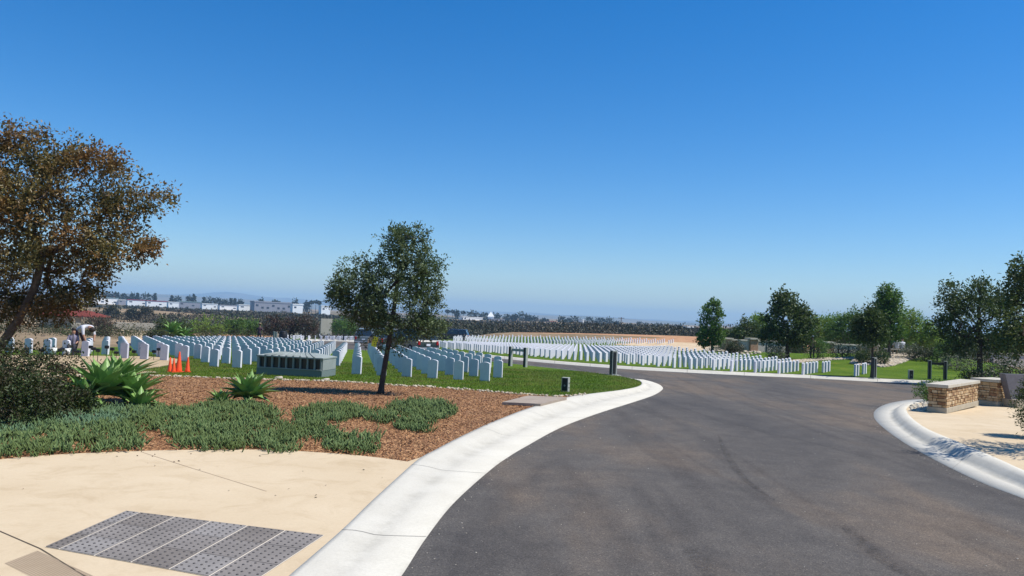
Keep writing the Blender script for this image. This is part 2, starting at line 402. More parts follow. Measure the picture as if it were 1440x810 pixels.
f2 = ramp(nt, [(.3, (.88, .88, .88)), (.6, (1, 1, 1))]); nt.links.new(noi(nt, 40, 4, .8), f2.inputs['Fac'])
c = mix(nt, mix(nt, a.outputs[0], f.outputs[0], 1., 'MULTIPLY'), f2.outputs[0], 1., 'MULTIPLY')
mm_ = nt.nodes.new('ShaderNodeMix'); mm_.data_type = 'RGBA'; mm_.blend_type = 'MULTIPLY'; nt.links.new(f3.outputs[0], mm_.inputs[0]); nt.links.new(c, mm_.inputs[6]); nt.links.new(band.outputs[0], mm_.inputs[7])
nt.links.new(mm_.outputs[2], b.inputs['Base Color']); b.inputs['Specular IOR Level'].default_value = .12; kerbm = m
bp = nt.nodes.new('ShaderNodeBump'); bp.inputs['Strength'].default_value = .25; bp.inputs['Distance'].default_value = .01
nt.links.new(noi(nt, 45, 4, .8), bp.inputs['Height']); nt.links.new(bp.outputs[0], b.inputs['Normal'])
prof = [(0, -.12), (.002, .0), (.5, -.02), (.62, .12), (.76, .72), (.86, .97), (.93, 1.0), (.995, 1.0), (1, .5)]
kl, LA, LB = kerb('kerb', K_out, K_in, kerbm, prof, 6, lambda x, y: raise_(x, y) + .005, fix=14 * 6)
prof2 = [(0, -.12), (.002, 0), (.45, 0), (.52, .8), (.6, 1), (.995, 1), (1, .5)]
FAR_in = [(a, b_ - 1.3) for a, b_ in FAR_in]
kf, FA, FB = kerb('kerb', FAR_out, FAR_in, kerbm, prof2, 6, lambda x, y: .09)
prof3 = [(0, -.12), (.002, .0), (.45, -.05), (.52, .0), (.6, .3), (.68, .72), (.78, .97), (.88, 1.0), (.995, .98), (1, .5)]
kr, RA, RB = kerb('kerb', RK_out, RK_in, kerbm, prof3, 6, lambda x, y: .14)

# road: from behind the viewer out through the junction
def inner(line, t, other):  # slide asphalt edge under the kerb a little
    return [a.lerp(b, t) for a, b in zip(line, other)]
lo = inner(LA, .04, LB); fo = inner(FA, .04, FB); ro = inner(RA, .04, RB)
road = [(-3.2, -2), (-3.0, 0), (-2.2, 3)] + [(p.x, p.y) for p in lo] + [(p.x, p.y) for p in reversed(fo)] + [(p.x, p.y) for p in reversed(ro)] + [(9, 4), (10, -2)]
tag(sheet('road', road, .004, asphalt, 1.5), kind='structure')
# mulch bed: kerb to cobble edge
edge_ml = [(-120, 566), (-40, 536), (30, 531), (120, 529.5), (200, 529), (240, 529.5), (300, 532), (350, 534), (400, 535), (480, 537.5), (560, 542.5), (620, 546), (680, 550.5), (740, 555.5), (793, 558.8)]
apron_edge = [(-150, 668), (-40, 648), (0, 641), (60, 636), (130, 632.5), (220, 630), (300, 629.2), (380, 630), (450, 633.5), (520, 639), (585, 647)]
LBr = [p for p in LB]
def seg(line, y0, y1):
    return [p for p in line if y0 <= p.y <= y1]
E = smooth_line(px(edge_ml, .11), 4); Ap = smooth_line(px(apron_edge, .08), 4)
iA = min(range(len(LB)), key=lambda i: (LB[i] - at(585, 647)).length); iE = min(range(len(LB)), key=lambda i: (LB[i] - at(793, 559)).length)
Ap[-1] = LB[iA].copy(); E[-1] = LB[iE].copy()
bed = [(p.x, p.y) for p in Ap] + [(p.x, p.y) for p in LB[iA + 1:iE]] + [(p.x, p.y) for p in reversed(E)]
BED = bed
tag(sheet('mulch_bed', bed, 0, mulch, .5, True), kind='structure')
apron = [(-4.2, -1), (-3.6, 2.0)] + [(p.x, p.y) for p in LB[:iA + 1]] + [(p.x, p.y) for p in reversed(Ap[:-1])] + [(-16, 6), (-14, -1)]
APRON = apron
tag(sheet('paved_apron', apron, .0, beige, .5, True), kind='structure')
# lawn of the near plot
iT = len(LB) - 1
L_left = px([(405, 484), (330, 482), (240, 484), (160, 488), (60, 492), (-40, 494), (-160, 496), (-230, 505)], .12)
lawn_near = [(p.x, p.y) for p in E] + [(p.x, p.y) for p in LB[iE + 1:]] + [(p.x, p.y) for p in L_left]
tag(sheet('lawn', lawn_near, 0.003, lawn, 1.0, True), kind='structure')
# tan path of decomposed granite on the left, over the lawn
gp = smooth_line(px([(-200, 535), (-60, 530), (60, 527), (150, 524), (200, 519), (235, 514), (255, 506), (215, 501.5), (160, 500.5), (80, 499.5), (0, 499.5), (-150, 502)], .13), 4, True)
tag(sheet('gravel_ground', gp, .010, gravel, .8, True), kind='structure')
gp2 = smooth_line(px([(-80, 534), (60, 531), (150, 528.5), (205, 527), (215, 522), (120, 524), (0, 526), (-80, 528)], .13), 3, True)
tag(sheet('gravel_ground', gp2, .014, sand_soil, .8, True), kind='structure')
# lawn beyond the cross road
lf = [(p.x, p.y) for p in FB]
back = px([(408, 470), (455, 466.5), (560, 470), (625, 474), (700, 474), (760, 474), (850, 477.5), (900, 483), (950, 489), (985, 492.5), (1005, 490), (1030, 487)], .1) + [Vector((xof(a_, d_), d_, 0)) for a_, d_ in [(1060, 80), (1100, 75), (1150, 71), (1200, 68), (1262, 65), (1340, 62), (1400, 56), (1470, 48), (1560, 43)]]
tag(sheet('lawn', lf + [(p.x, p.y) for p in back], .11, lawn, 2.0), kind='structure')
# bare soil bank and pale dry slope
tag(sheet('soil_bank', smooth_line([(-18, 117), (0, 121), (20, 124), (45, 129), (62, 136), (66, 156), (30, 152), (0, 146), (-20, 140)], 4, True), .02, bare_soil, 3), kind='structure')
tag(sheet('pale_slope', smooth_line(px([(840, 483), (880, 482.5), (930, 481), (985, 483), (1010, 486), (1000, 490.5), (975, 494), (945, 492.5), (900, 487.5)], .1), 4, True), .13, sand_soil, 2), kind='structure')
# right-hand paved corner
rp = [(p.x, p.y) for p in RB] + [(34, 30), (34, 10), (26, 4)]
RB0 = RB
tag(sheet('pavement', rp, .135, beige, .8), kind='structure')

# ------------------------------------------------------------------ sky, sun, haze
w = bpy.data.worlds.new('World'); S.world = w; w.use_nodes = True; nt = w.node_tree
sky = nt.nodes.new('ShaderNodeTexSky'); sky.sky_type = 'NISHITA'; sky.sun_disc = False
SUN_AZ, SUN_EL = R(95), R(58)
sky.sun_elevation = SUN_EL; sky.sun_rotation = SUN_AZ; sky.air_density = 1.0; sky.dust_density = .3; sky.ozone_density = 4.0
sky.altitude = 100
hs = nt.nodes.new('ShaderNodeHueSaturation'); hs.inputs['Saturation'].default_value = 1.42
nt.links.new(sky.outputs[0], hs.inputs['Color']); nt.links.new(mix(nt, hs.outputs[0], (.93, .99, 1.10), 1.0, 'MULTIPLY'), nt.nodes['Background'].inputs[0]); nt.nodes['Background'].inputs[1].default_value = .10
sd = bpy.data.lights.new('sun', 'SUN'); sd.energy = 4.8; sd.angle = R(.5); sd.color = (1, .96, .90)
so = bpy.data.objects.new('sun', sd); COL.objects.link(so)
sv = Vector((math.sin(SUN_AZ) * math.cos(SUN_EL), math.cos(SUN_AZ) * math.cos(SUN_EL), math.sin(SUN_EL)))
so.rotation_euler = sv.to_track_quat('Z', 'Y').to_euler()
S.view_settings.view_transform = 'Standard'; S.view_settings.look = 'None'; S.view_settings.exposure = .37; S.view_settings.gamma = 1
HAZE = True
if HAZE:
    hb = MB(); hb.box(0, 4300, 65, 21200, 9400, 150)
    m = bpy.data.materials.new('haze_air'); m.use_nodes = True; nt = m.node_tree
    nt.nodes.remove(nt.nodes['Principled BSDF']); pv = nt.nodes.new('ShaderNodeVolumePrincipled')
    pv.inputs['Color'].default_value = (.46, .74, 1.0, 1); pv.inputs['Density'].default_value = .00021; pv.inputs['Anisotropy'].default_value = 0
    nt.links.new(pv.outputs[0], nt.nodes['Material Output'].inputs['Volume'])
    tag(hb.build('haze', m), kind='stuff')

# ------------------------------------------------------------------ headstones
def stone_mesh():
    w, h, t, rise = .165, .64, .05, .045
    prof = [(-w, -.1), (w, -.1), (w, h - rise)]
    for k in range(1, 8): 
        a = k / 8; x = w - 2 * w * a; prof.append((x, h - rise + rise * (1 - (x / w) ** 2)))
    prof.append((-w, h - rise))
    mb = MB(); mb.prism(prof, -t, t)
    es = [e for e in mb.bm.edges if abs(e.verts[0].co.y - e.verts[1].co.y) < 1e-5]
    bmesh.ops.bevel(mb.bm, geom=es, offset=.006, segments=1, affect='EDGES')
    # shallow carved shield and lines of lettering on the front
    return mb
mb = stone_mesh(); bmesh.ops.recalc_face_normals(mb.bm, faces=mb.bm.faces)
SME = bpy.data.meshes.new('headstone'); mb.bm.to_mesh(SME); mb.bm.free(); SME.materials.append(marble)
def ordn(n):
    return {1: 'first', 2: 'second', 3: 'third', 4: 'fourth', 5: 'fifth', 6: 'sixth', 7: 'seventh', 8: 'eighth', 9: 'ninth', 10: 'tenth', 11: 'eleventh', 12: 'twelfth'}.get(n) or (str(n) + ('st' if n % 10 == 1 and n != 11 else 'nd' if n % 10 == 2 else 'rd' if n % 10 == 3 else 'th'))
stones = []   # x, y, angle, size key, label, group
def proj(p):
    v = CR.transposed() @ (Vector(p) - Vector((0, 0, CAMZ))); return 720 + F * v.x / -v.z, 405 - F * v.y / -v.z
# near plot: rows 3.05 m apart, 0.915 m between neighbours
o0 = at(681.5, 536, .12); A0 = R(12); t = Vector((math.cos(A0), -math.sin(A0))); vv = Vector((-math.sin(-A0) * -1, math.cos(A0)))
vv = Vector((-math.sin(A0), math.cos(A0))) * -1; vv = Vector((-t.y, t.x)) if Vector((-t.y, t.x)).y > 0 else Vector((t.y, -t.x))
vv = Vector((-.19, .98))
near_left = {0: 280, 1: 200}
NP = [(700, 540), (280, 530), (278, 522), (196, 521), (196, 510), (162, 506), (162, 502), (-80, 502), (-80, 495.5), (118, 494.5), (150, 489), (200, 485), (330, 481.5), (400, 483), (412, 488.5), (440, 491), (500, 494), (560, 499), (620, 503), (660, 508.5), (706, 516), (712, 531)]
for k in range(0, 17):
    for i in range(-60, 4):
        p = Vector((o0.x, o0.y)) + t * (.915 * i) + vv * (2.6 * k)
        z = H(p.x, p.y) + raise_(p.x, p.y); X, Y = proj((p.x, p.y, z))
        if k == 0 and X > 560 or k < 2 and X < 560 or True:
            if not inpoly(X, Y, NP): continue
        if 356 < X < 480 and Y > 516: continue     # where the ribbed monument stands
        if X < 356 and k == 0 and X < 280: continue
        j = i + 4
        f = 'file starting behind the young tree trunk' if j == 0 else f'{ordn(abs(j))} file {"right" if j > 0 else "left"} of the young tree trunk'
        lab = f'white headstone, {ordn(k + 1)} row back, {f}'
        stones.append((p.x, p.y, z, -A0, lab, 'white headstones of the near plot', k))
# far plot behind the cross road: rows point away at 32 degrees
FS = [(592, 487), (640, 491.5), (701, 497.5), (791, 505.5), (868, 511.5), (943, 517.5), (1004, 521), (1066, 524.5), (1122, 526.5)]
FB_ = [(1122, 517.5), (1087, 514), (1045, 508), (990, 503), (955, 497), (937, 495), (870, 492.5), (800, 490), (700, 487), (592, 484)]
FP = FS + FB_
u = Vector((math.sin(R(32)), math.cos(R(32)))); pn = Vector((u.y, -u.x))
c0 = at(1129.4, 526.5, .11); rows = {}
for r in range(-110, 14):
    for k in range(-60, 90):
        p = Vector((c0.x, c0.y)) + pn * (1.16 * r) + u * (.915 * k + (.45 if r % 2 else 0))
        if not (25 < p.y < 90): continue
        z = H(p.x, p.y) + .11; X, Y = proj((p.x, p.y, z))
        if inpoly(X, Y, FP): rows.setdefault(r, []).append((k, p, z))
nr = max(rows)
for r, L in rows.items():
    L.sort(key=lambda q: q[0])
    for n, (k, p, z) in enumerate(L):
        stones.append((p.x, p.y, z, R(90 - 32) , f'white headstone across the road, {ordn(n + 1)} from the kerb, {ordn(nr - r + 5)} row from the right end', 'white headstones beyond the road', 99))
for gi, (gx, gy, gn) in enumerate([(1129.4, 526.5, 5), (1157.5, 523.9, 3), (1202.5, 528.9, 2), (1213.7, 526.2, 2)]):
    o_ = at(gx, gy, .11)
    for k in range(gn):
        p = Vector((o_.x, o_.y)) + u * (.915 * k)
        stones.append((p.x, p.y, H(p.x, p.y) + .11, R(90 - 32), f'white headstone across the road, {ordn(k + 1)} from the kerb, {ordn(4 - gi)} row from the right end', 'white headstones beyond the road', 99))
# plots further back
def plot(P, ang, s, pitch, lab, org):
    u = Vector((math.sin(R(ang)), math.cos(R(ang)))); pn = Vector((u.y, -u.x)); o = at(*org, .11)
    out = []
    for r in range(-90, 90):
        for k in range(-90, 90):
            p = Vector((o.x, o.y)) + pn * (pitch * r) + u * (s * k)
            if not (40 < p.y < 230): continue
            z = H(p.x, p.y) + .11; X, Y = proj((p.x, p.y, z))
            if inpoly(X, Y, P): out.append((p.x, p.y, z, R(90 - ang)))
    return out
dist1 = plot([(636, 481), (640, 476.5), (700, 475.5), (860, 478.5), (950, 482), (955, 484), (900, 484.5), (860, 486), (700, 484)], 32, .95, 1.15, '', (760, 480))
dist2 = plot([(403, 480), (403, 474.5), (455, 471.5), (506, 472.5), (508, 478.5), (450, 478)], -14, .95, 1.0, '', (455, 474))
# choose the 300 largest in view as things of their own
cand = sorted(stones, key=lambda s: (s[0] ** 2 + s[1] ** 2))
vis = []
for s in cand:
    X, Y = proj(s[:3])
    if -8 < X < 1448: vis.append(s)
def add_stone(s):
    o = bpy.data.objects.new('headstone', SME); COL.objects.link(o)
    o.location = s[:3]; o.rotation_euler = (random.gauss(0, .006), random.gauss(0, .008), s[3] + random.gauss(0, .012))
    tag(o, s[4], 'headstone', s[5])
for s in vis[:300]: add_stone(s)
bv = np.array([v.co[:] for v in SME.vertices]); bf = [list(p.vertices) for p in SME.polygons]
def stone_mass(name, L, label):
    V = []; Fc = []; n = 0
    for s in L:
        a = s[3]; c, sn = math.cos(a), math.sin(a)
        q = bv.copy(); q[:, 0] = bv[:, 0] * c - bv[:, 1] * sn + s[0]; q[:, 1] = bv[:, 0] * sn + bv[:, 1] * c + s[1]; q[:, 2] += s[2]
        V.append(q); Fc += [[i + n for i in f] for f in bf]; n += len(bv)
    me = bpy.data.meshes.new(name); me.from_pydata(np.concatenate(V).tolist(), [], Fc)
    tag(link(name, me, None, marble), label, 'headstones', kind='stuff')
stone_mass('distant_headstones', vis[300:] + dist1 + dist2, 'close rows of small distant white headstones across the far lawns')
print('STONES', len(vis), len(dist1), len(dist2))

# ------------------------------------------------------------------ vegetation generator
def grow(name, base, blobs, trunk_r, m_leaf, m_bark, n_cl, per, L, W, label, cat, group=None, trunk_pts=None, seed=1, spread=.28, shell=.5, gaps=.12, droop=0, leafname='crown'):
    """blobs: (dx,dy,z,rx,ry,rz) ellipsoids relative to base; trunk and limbs reach every clump of leaves"""
    rs = np.random.default_rng(seed)
    root = empty(name, base, 0, label, cat, group)
    tp = [Vector(p) for p in (trunk_pts or [(0, 0, 0), (0, 0, blobs[0][2] - blobs[0][5] * .6)])]
    vol = np.array([b[3] * b[4] * b[5] for b in blobs]) ** .67; pr = vol / vol.sum()
    idx = rs.choice(len(blobs), n_cl, p=pr)
    d = unit(rs.normal(size=(n_cl, 3))); rad = (rs.random(n_cl) ** (1 / 3))
    rad = np.maximum(rad, shell * rs.random(n_cl) + .0) * (1 + .16 * rs.normal(size=n_cl) * .6)
    B = np.array(blobs)[idx]
    C = B[:, :3] + d * rad[:, None] * B[:, 3:6]
    # leave holes
    keep = np.array([noise.noise(Vector(c) * (1.1 / max(.4, blobs[0][3] * .4)) + Vector((seed, 0, 0))) > -.42 + gaps for c in C]); C = C[keep]
    C = C[C[:, 2] > .05]
    # skeleton
    nodes = [p.copy() for p in tp]; par = [i - 1 for i in range(len(tp))]
    # subdivide trunk
    order = np.argsort(np.linalg.norm(C - np.array(tp[-1]), axis=1))
    sel = order[::max(1, len(order) // 90)]
    NA = np.array([list(p) for p in nodes])
    for q in sel:
        c = C[q]; dist = np.linalg.norm(NA - c, axis=1) + (.35 * np.maximum(0, NA[:, 2] - c[2]))
        dist[:len(tp) - 1] += .8 * blobs[0][3]
        j = int(np.argmin(dist)); st = NA[j]
        mid = (st + c) / 2 + rs.normal(size=3) * .06 * np.linalg.norm(c - st) - np.array([0, 0, .05 * np.linalg.norm(c - st)])
        nodes += [Vector(mid), Vector(c)]; par += [j, len(nodes) - 2]
        NA = np.vstack([NA, mid, c])
    n = len(nodes); wgt = [0.0] * n
    for i in range(n - 1, 0, -1):
        wgt[i] += 1; wgt[par[i]] += wgt[i]
    tot = wgt[0] or 1
    rad_ = [max(trunk_r * .05, trunk_r * (w_ / tot) ** .5) for w_ in wgt]
    mb = MB()
    # trunk with root flare
    tt = smooth_line(tp, 5); k = len(tt)
    mb.tube(tt, [trunk_r * (1.25 - .45 * i / (k - 1)) * (1 + .5 * math.exp(-i * 1.2)) * (1 + .05 * math.sin(i * 2.1)) for i in range(k)], 9)
    for i in range(len(tp), n):
        if par[i] >= 0: mb.tube([nodes[par[i]], nodes[i]], [min(rad_[par[i]], trunk_r * .75), rad_[i]], 5, False)
    mb.build('trunk', m_bark, root)
    # leaves round the clumps, twigs pointing outward
    ctr = np.array([np.mean([b[0] for b in blobs]), np.mean([b[1] for b in blobs]), np.mean([b[2] for b in blobs])])
    m_ = len(C) * per
    Cc = np.repeat(C, per, 0); out = unit(Cc - ctr + np.array([0, 0, .3]))
    # each clump is a few short sprays
    tw = unit(np.repeat(rs.normal(size=(len(C) * max(1, per // 8), 3)), 8, 0)[:m_] if per >= 8 else rs.normal(size=(m_, 3)))
    if len(tw) < m_: tw = np.vstack([tw, unit(rs.normal(size=(m_ - len(tw), 3)))])
    tw = unit(tw + out * .8 + np.array([0, 0, -droop]))
    pos = Cc + tw * (rs.random((m_, 1)) * spread * 1.9) + rs.normal(size=(m_, 3)) * spread * .22
    D = tw * .7 + rs.normal(size=(m_, 3)) * .7 + np.array([0, 0, -droop])
    pos[:, 2] = np.maximum(pos[:, 2], .03)
    o = leaves(leafname, pos, D, L, W, m_leaf, root)
    return root
def shrub(name, p, w, h, m, label, cat='shrub', group=None, n=120, per=14, L=.09, W=.045, seed=1, flat=1.0):
    return grow(name, p, [(0, 0, h * .5, w * .5, w * .5 * flat, h * .5)], .03, m, dark_bark, n, per, L, W, label, cat, group, [(0, 0, 0), (0, 0, h * .25)], seed, spread=.09 * w + .04, shell=.95, gaps=-.3, leafname='foliage')

# big bronze tree, trunk just outside the left edge
bt = at(-28, 553, .1)
q = bt.y / F
def rel(px_, py_, d=None, base=bt):
    p = atd(px_, py_, d or base.y); return (p.x - base.x, (d or base.y) - base.y, p.z - base.z)
def blob(px_, py_, rx, ry, rz, base, dy=0):
    a = rel(px_, py_, base.y + dy, base); s = base.y / F; return (a[0], a[1], a[2], rx * s, ry * s, rz * s)
bl = [blob(-60, 330, 130, 120, 120, bt), blob(40, 260, 75, 80, 60, bt), blob(130, 240, 60, 55, 26, bt), blob(105, 310, 85, 80, 42, bt), blob(175, 285, 50, 40, 20, bt, .3), blob(218, 276, 30, 22, 10, bt, .2),
      blob(75, 375, 78, 80, 40, bt), blob(160, 350, 45, 40, 22, bt, -.3), blob(202, 345, 26, 20, 8, bt), blob(60, 212, 60, 50, 24, bt), blob(0, 200, 45, 40, 22, bt), blob(30, 425, 60, 60, 24, bt), blob(100, 412, 38, 40, 22, bt), blob(-80, 230, 90, 80, 60, bt)]
grow('bronze_leaved_tree', bt, bl, .085, lf_red, bark, 1500, 46, .082, .042, 'large spreading tree with bronze and green leaves at the left edge', 'tree', None,
     [(0, 0, 0), rel(-12, 505), rel(22, 455), rel(48, 405), rel(62, 350)], 3, spread=.17, gaps=.10, droop=.1)
# middle young tree
mt = at(535, 554, .115)
bl = [blob(553, 425, 62, 50, 62, mt), blob(570, 355, 34, 34, 38, mt), blob(508, 405, 40, 40, 42, mt), blob(482, 414, 24, 24, 16, mt), blob(594, 400, 26, 28, 34, mt), blob(598, 458, 30, 30, 18, mt), blob(525, 442, 36, 36, 18, mt), blob(612, 372, 14, 14, 14, mt), blob(560, 330, 14, 14, 12, mt)]
mtree = grow('young_tree', mt, bl, .06, lf_oak, dark_bark, 1050, 32, .066, .036, 'leaning young tree with grey green leaves in the mulch bed', 'tree', None,
     [(0, 0, 0), rel(540, 520, None, mt), rel(547, 480, None, mt), rel(553, 440, None, mt), rel(560, 390, None, mt)], 5, spread=.115, gaps=.06)
# yellow tag hanging in it
p = atd(527, 480.5, mt.y - .5)
tg = empty('hanging_tag', p, 0, 'yellow tag with black print hanging below the branches of the young tree', 'tag')
yel = mat('yellow_card', (.75, .72, .05), .6)
mb = MB(); mb.box(0, 0, 0, .125, .006, .25, ry=R(12), bev=.002); mb.build('card', yel, tg)
mb = MB()
for r_, ws in enumerate([(-.03, .02), (-.035, .0, .03), (-.02, .03), (-.03, .01, .03)]):
    for x_ in ws: mb.box(x_ + .01 - (r_ - 1.5) * -.01, -.005, .075 - r_ * .05, .016, .002, .026, ry=R(12))
mb.build('print', black_plastic, tg)
mb = MB(); mb.tube([(.02, 0, .12), (.05, .1, .3), (.12, .3, .55)], .004, 4); mb.build('string', dark_metal, tg)

# shaded dark shrub mass at far left
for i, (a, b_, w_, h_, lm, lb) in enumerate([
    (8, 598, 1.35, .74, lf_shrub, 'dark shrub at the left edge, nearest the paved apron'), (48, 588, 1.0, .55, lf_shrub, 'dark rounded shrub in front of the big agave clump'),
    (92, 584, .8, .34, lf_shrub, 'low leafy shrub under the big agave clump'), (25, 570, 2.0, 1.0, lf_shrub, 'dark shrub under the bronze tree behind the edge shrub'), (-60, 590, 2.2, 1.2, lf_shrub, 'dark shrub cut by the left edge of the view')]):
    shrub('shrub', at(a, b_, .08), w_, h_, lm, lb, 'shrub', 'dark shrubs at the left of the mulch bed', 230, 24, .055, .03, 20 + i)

# agaves
def agave(name, centers, label, seed):
    rs = random.Random(seed); c0 = Vector(centers[0][0]); root = empty(name, c0, 0, label, 'agave')
    for (c, sz, n, lean) in centers:
        mb = MB()
        for k in range(n):
            az = k * 2.39996 + rs.uniform(-.2, .2); f = k / n; el = R(6) + (R(84) - R(6)) * f ** .8 + rs.uniform(-.08, .08)
            L = sz * (.82 + .3 * math.sin(math.pi * min(1, f * 1.1))) * rs.uniform(.85, 1.1); W = sz * .255
            dirh = Vector((math.cos(az), math.sin(az), 0)); side = Vector((-math.sin(az), math.cos(az), 0))
            p = Vector(c) - c0 + Vector((0, 0, sz * .12)) + dirh * .03; rings = []; e = el; N = 9; dl = L / N
            for s in range(N + 1):
                tt_ = s / N; ww = W * (.42 + 1.0 * math.sin(math.pi * min(1, tt_ * 1.12 + .0)) ** .8) * (1 - tt_ ** 3) * .5 + .001
                d_ = dirh * math.cos(e) + Vector((0, 0, math.sin(e))); nrm = side.cross(d_) * -1
                if nrm.z < 0: nrm = -nrm
                rings.append([p + side * ww + nrm * ww * .42, p + nrm * .0, p - side * ww + nrm * ww * .42, p - nrm * (.018 * (1 - tt_) + .002)])
                p = p + (d_ + Vector((lean[0], lean[1], 0)) * .25) * dl; e -= R(4.2) * (1 - f * .6)
            vs = [[mb.bm.verts.new(q_) for q_ in r_] for r_ in rings]
            for A, B in zip(vs, vs[1:]):
                for j in range(4):
                    fc = mb.bm.faces.new((A[j], A[(j + 1) % 4], B[(j + 1) % 4], B[j])); fc.smooth = j in (0, 1)
        mb.build('rosette', agave_m, root)
    return root
g1 = lambda a, b_, dz=0: at(a, b_, .1) + Vector((0, 0, dz))
agave('agave_clump', [(g1(143, 574, .16), .80, 34, (-.05, -.1)), (g1(182, 572, .08), .66, 34, (.6, -.2)), (g1(118, 578, .12), .55, 20, (-.5, -.2)), (g1(196, 577, 0), .44, 20, (.6, -.3)), (g1(162, 566, .26), .72, 32, (.4, .1))], 'large clump of broad leaved green agaves by the dark shrubs', 4)
agave('agave_clump', [(g1(349, 568, .05), .66, 38, (.05, 0)), (g1(312, 570, 0), .36, 20, (-.3, 0))], 'bright green agave with a small offshoot, alone in the mulch', 9)

# ground cover: upright fingers of succulent leaves
def fingers(name, outline_px, m, label, dens, h=.125, holes=()):
    P = [(p.x, p.y) for p in smooth_line(px(outline_px, .1), 3, True)]; xs = [p[0] for p in P]; ys = [p[1] for p in P]
    A = (max(xs) - min(xs)) * (max(ys) - min(ys)); n = int(A * dens); X = RNG.uniform(min(xs), max(xs), n); Y = RNG.uniform(min(ys), max(ys), n)
    keep = [inpoly(x + random.gauss(0, .055), y + random.gauss(0, .07), P) and noise.noise(Vector((x * 2.2, y * 2.2, 3))) + .55 * noise.noise(Vector((x * 7, y * 7, 3))) > -.30 for x, y in zip(X, Y)]
    X = X[keep]; Y = Y[keep]; C = []; D = []
    for x, y in zip(X, Y):
        b = noise.noise(Vector((x * 3.1, y * 3.1, 9))) + .5 * noise.noise(Vector((x * 8, y * 8, 2))); z = H(x, y) + raise_(x, y)
        hh = max(0, .05 + .11 * b)
        C.append((x, y, z + hh * random.random())); D.append((random.gauss(0, .6), random.gauss(0, .6), 1))
    C = np.array(C); D = unit(np.array(D)); n = len(C); L = h * (.35 + 1.0 * RNG.random((n, 1))); r = .0115 * (.8 + .5 * RNG.random((n, 1)))
    A1 = unit(np.cross(D, np.array([[.3, .9, .1]]))); B1 = np.cross(D, A1)
    ring = lambda t, k: [C + D * L * t + (A1 * math.cos(a) + B1 * math.sin(a)) * r * k for a in (0, 2.09, 4.19)]
    V = np.stack(ring(0, .7) + ring(.6, 1.0) + [C + D * L], 1).reshape(-1, 3); i = np.arange(n)[:, None] * 7
    T = []
    for j in range(3):
        k = (j + 1) % 3
        T += [np.concatenate([i + j, i + k, i + 3 + k], 1), np.concatenate([i + j, i + 3 + k, i + 3 + j], 1), np.concatenate([i + 3 + j, i + 3 + k, i + 6], 1)]
    return tag(link(name, npmesh(name, V, np.concatenate(T)), None, m), label, 'ground cover', kind='stuff')
fingers('ground_cover', [(-40, 640), (0, 639), (60, 634), (120, 631), (165, 630), (200, 628), (192, 614), (188, 602), (170, 596), (120, 600), (60, 606), (0, 612), (-40, 616)], lf_green_succ, 'green finger leaved succulents along the edge of the paved apron', 750)
fingers('ground_cover', [(-40, 618), (30, 608), (120, 602), (180, 600), (196, 592), (190, 580), (150, 576), (100, 580), (50, 590), (-40, 600)], lf_blue, 'blue green succulent carpet below the dark shrubs', 850, .12)
fingers('ground_cover', [(185, 606), (215, 604), (240, 614), (262, 629), (330, 629), (419, 631), (424, 614), (405, 602), (390, 594), (385, 580), (350, 574), (300, 572), (255, 580), (215, 576), (180, 578), (176, 594)], lf_green_succ, 'wide bed of green succulents in front of the single agave', 750)
z7 = lambda L: [(360 + a / 4.5, 480 + b_ / 4.5) for a, b_ in L]
fingers('ground_cover', z7([(250, 490), (300, 445), (370, 430), (470, 425), (620, 420), (700, 450), (820, 470), (900, 500), (950, 560), (860, 555), (760, 525), (680, 500), (560, 515), (450, 545), (480, 580), (560, 600), (640, 625), (750, 600), (765, 660), (700, 700), (600, 695), (470, 685), (430, 640), (350, 600), (260, 580)]), lf_green_succ, 'trailing patch of succulents in the middle of the mulch bed', 750)
fingers('ground_cover', z7([(830, 440), (900, 410), (1020, 395), (1190, 405), (1270, 465), (1180, 500), (1110, 540), (1080, 585), (960, 570), (930, 540), (980, 500), (900, 475)]), lf_green_succ, 'succulent patch nearest the kerb and the concrete slab', 750)

# chips of bark scattered over the mulch
def chips(n):
    xs = [p[0] for p in BED]; ys = [p[1] for p in BED]; X = RNG.uniform(-14, max(xs), n); Y = RNG.uniform(min(ys), max(ys), n)
    k = np.array([inpoly(x, y, BED) for x, y in zip(X, Y)]); X = X[k]; Y = Y[k]
    Z = np.array([H(x, y) + raise_(x, y) for x, y in zip(X, Y)]) + RNG.random(len(X)) * .018 + .004
    D = RNG.normal(size=(len(X), 3)) * np.array([1, 1, .22])
    return np.stack([X, Y, Z], 1), D
C_, D_ = chips(60000)
m = leafmat('bark_chips', (.10, .045, .018), (.40, .205, .090), (.44, .26, .13), 3, 0, .9)
tag(leaves('wood_chips', C_, D_, .05, .018, m, None, .05), 'loose brown wood chips covering the planting bed', 'wood chips', kind='stuff')
# grass blades on the near lawn
def blades(name, P, n, x0, x1, y0, y1, off, L=.05, W=.012, raised=True, m=None):
    X = RNG.uniform(x0, x1, n); Y = RNG.uniform(y0, y1, n)
    k = np.array([inpoly(x, y, P) and not inpoly(x, y, GP) for x, y in zip(X, Y)]); X = X[k]; Y = Y[k]
    Z = np.array([H(x, y) + (raise_(x, y) if raised else 0) + off for x, y in zip(X, Y)])
    D = RNG.normal(size=(len(X), 3)) * .35 + np.array([0, 0, 1])
    return tag(leaves(name, np.stack([X, Y, Z], 1), D, L, W, m or lf_grass, None, .1), 'short mown grass of the near lawn', 'grass', kind='stuff')
lf_grass = leafmat('grass_blades', (.05, .11, .006), (.13, .20, .018), (.20, .19, .045), .5, .3)
GP = [(p.x, p.y) for p in gp]
blades('grass', lawn_near, 170000, -17, 9, 17, 36, 0)
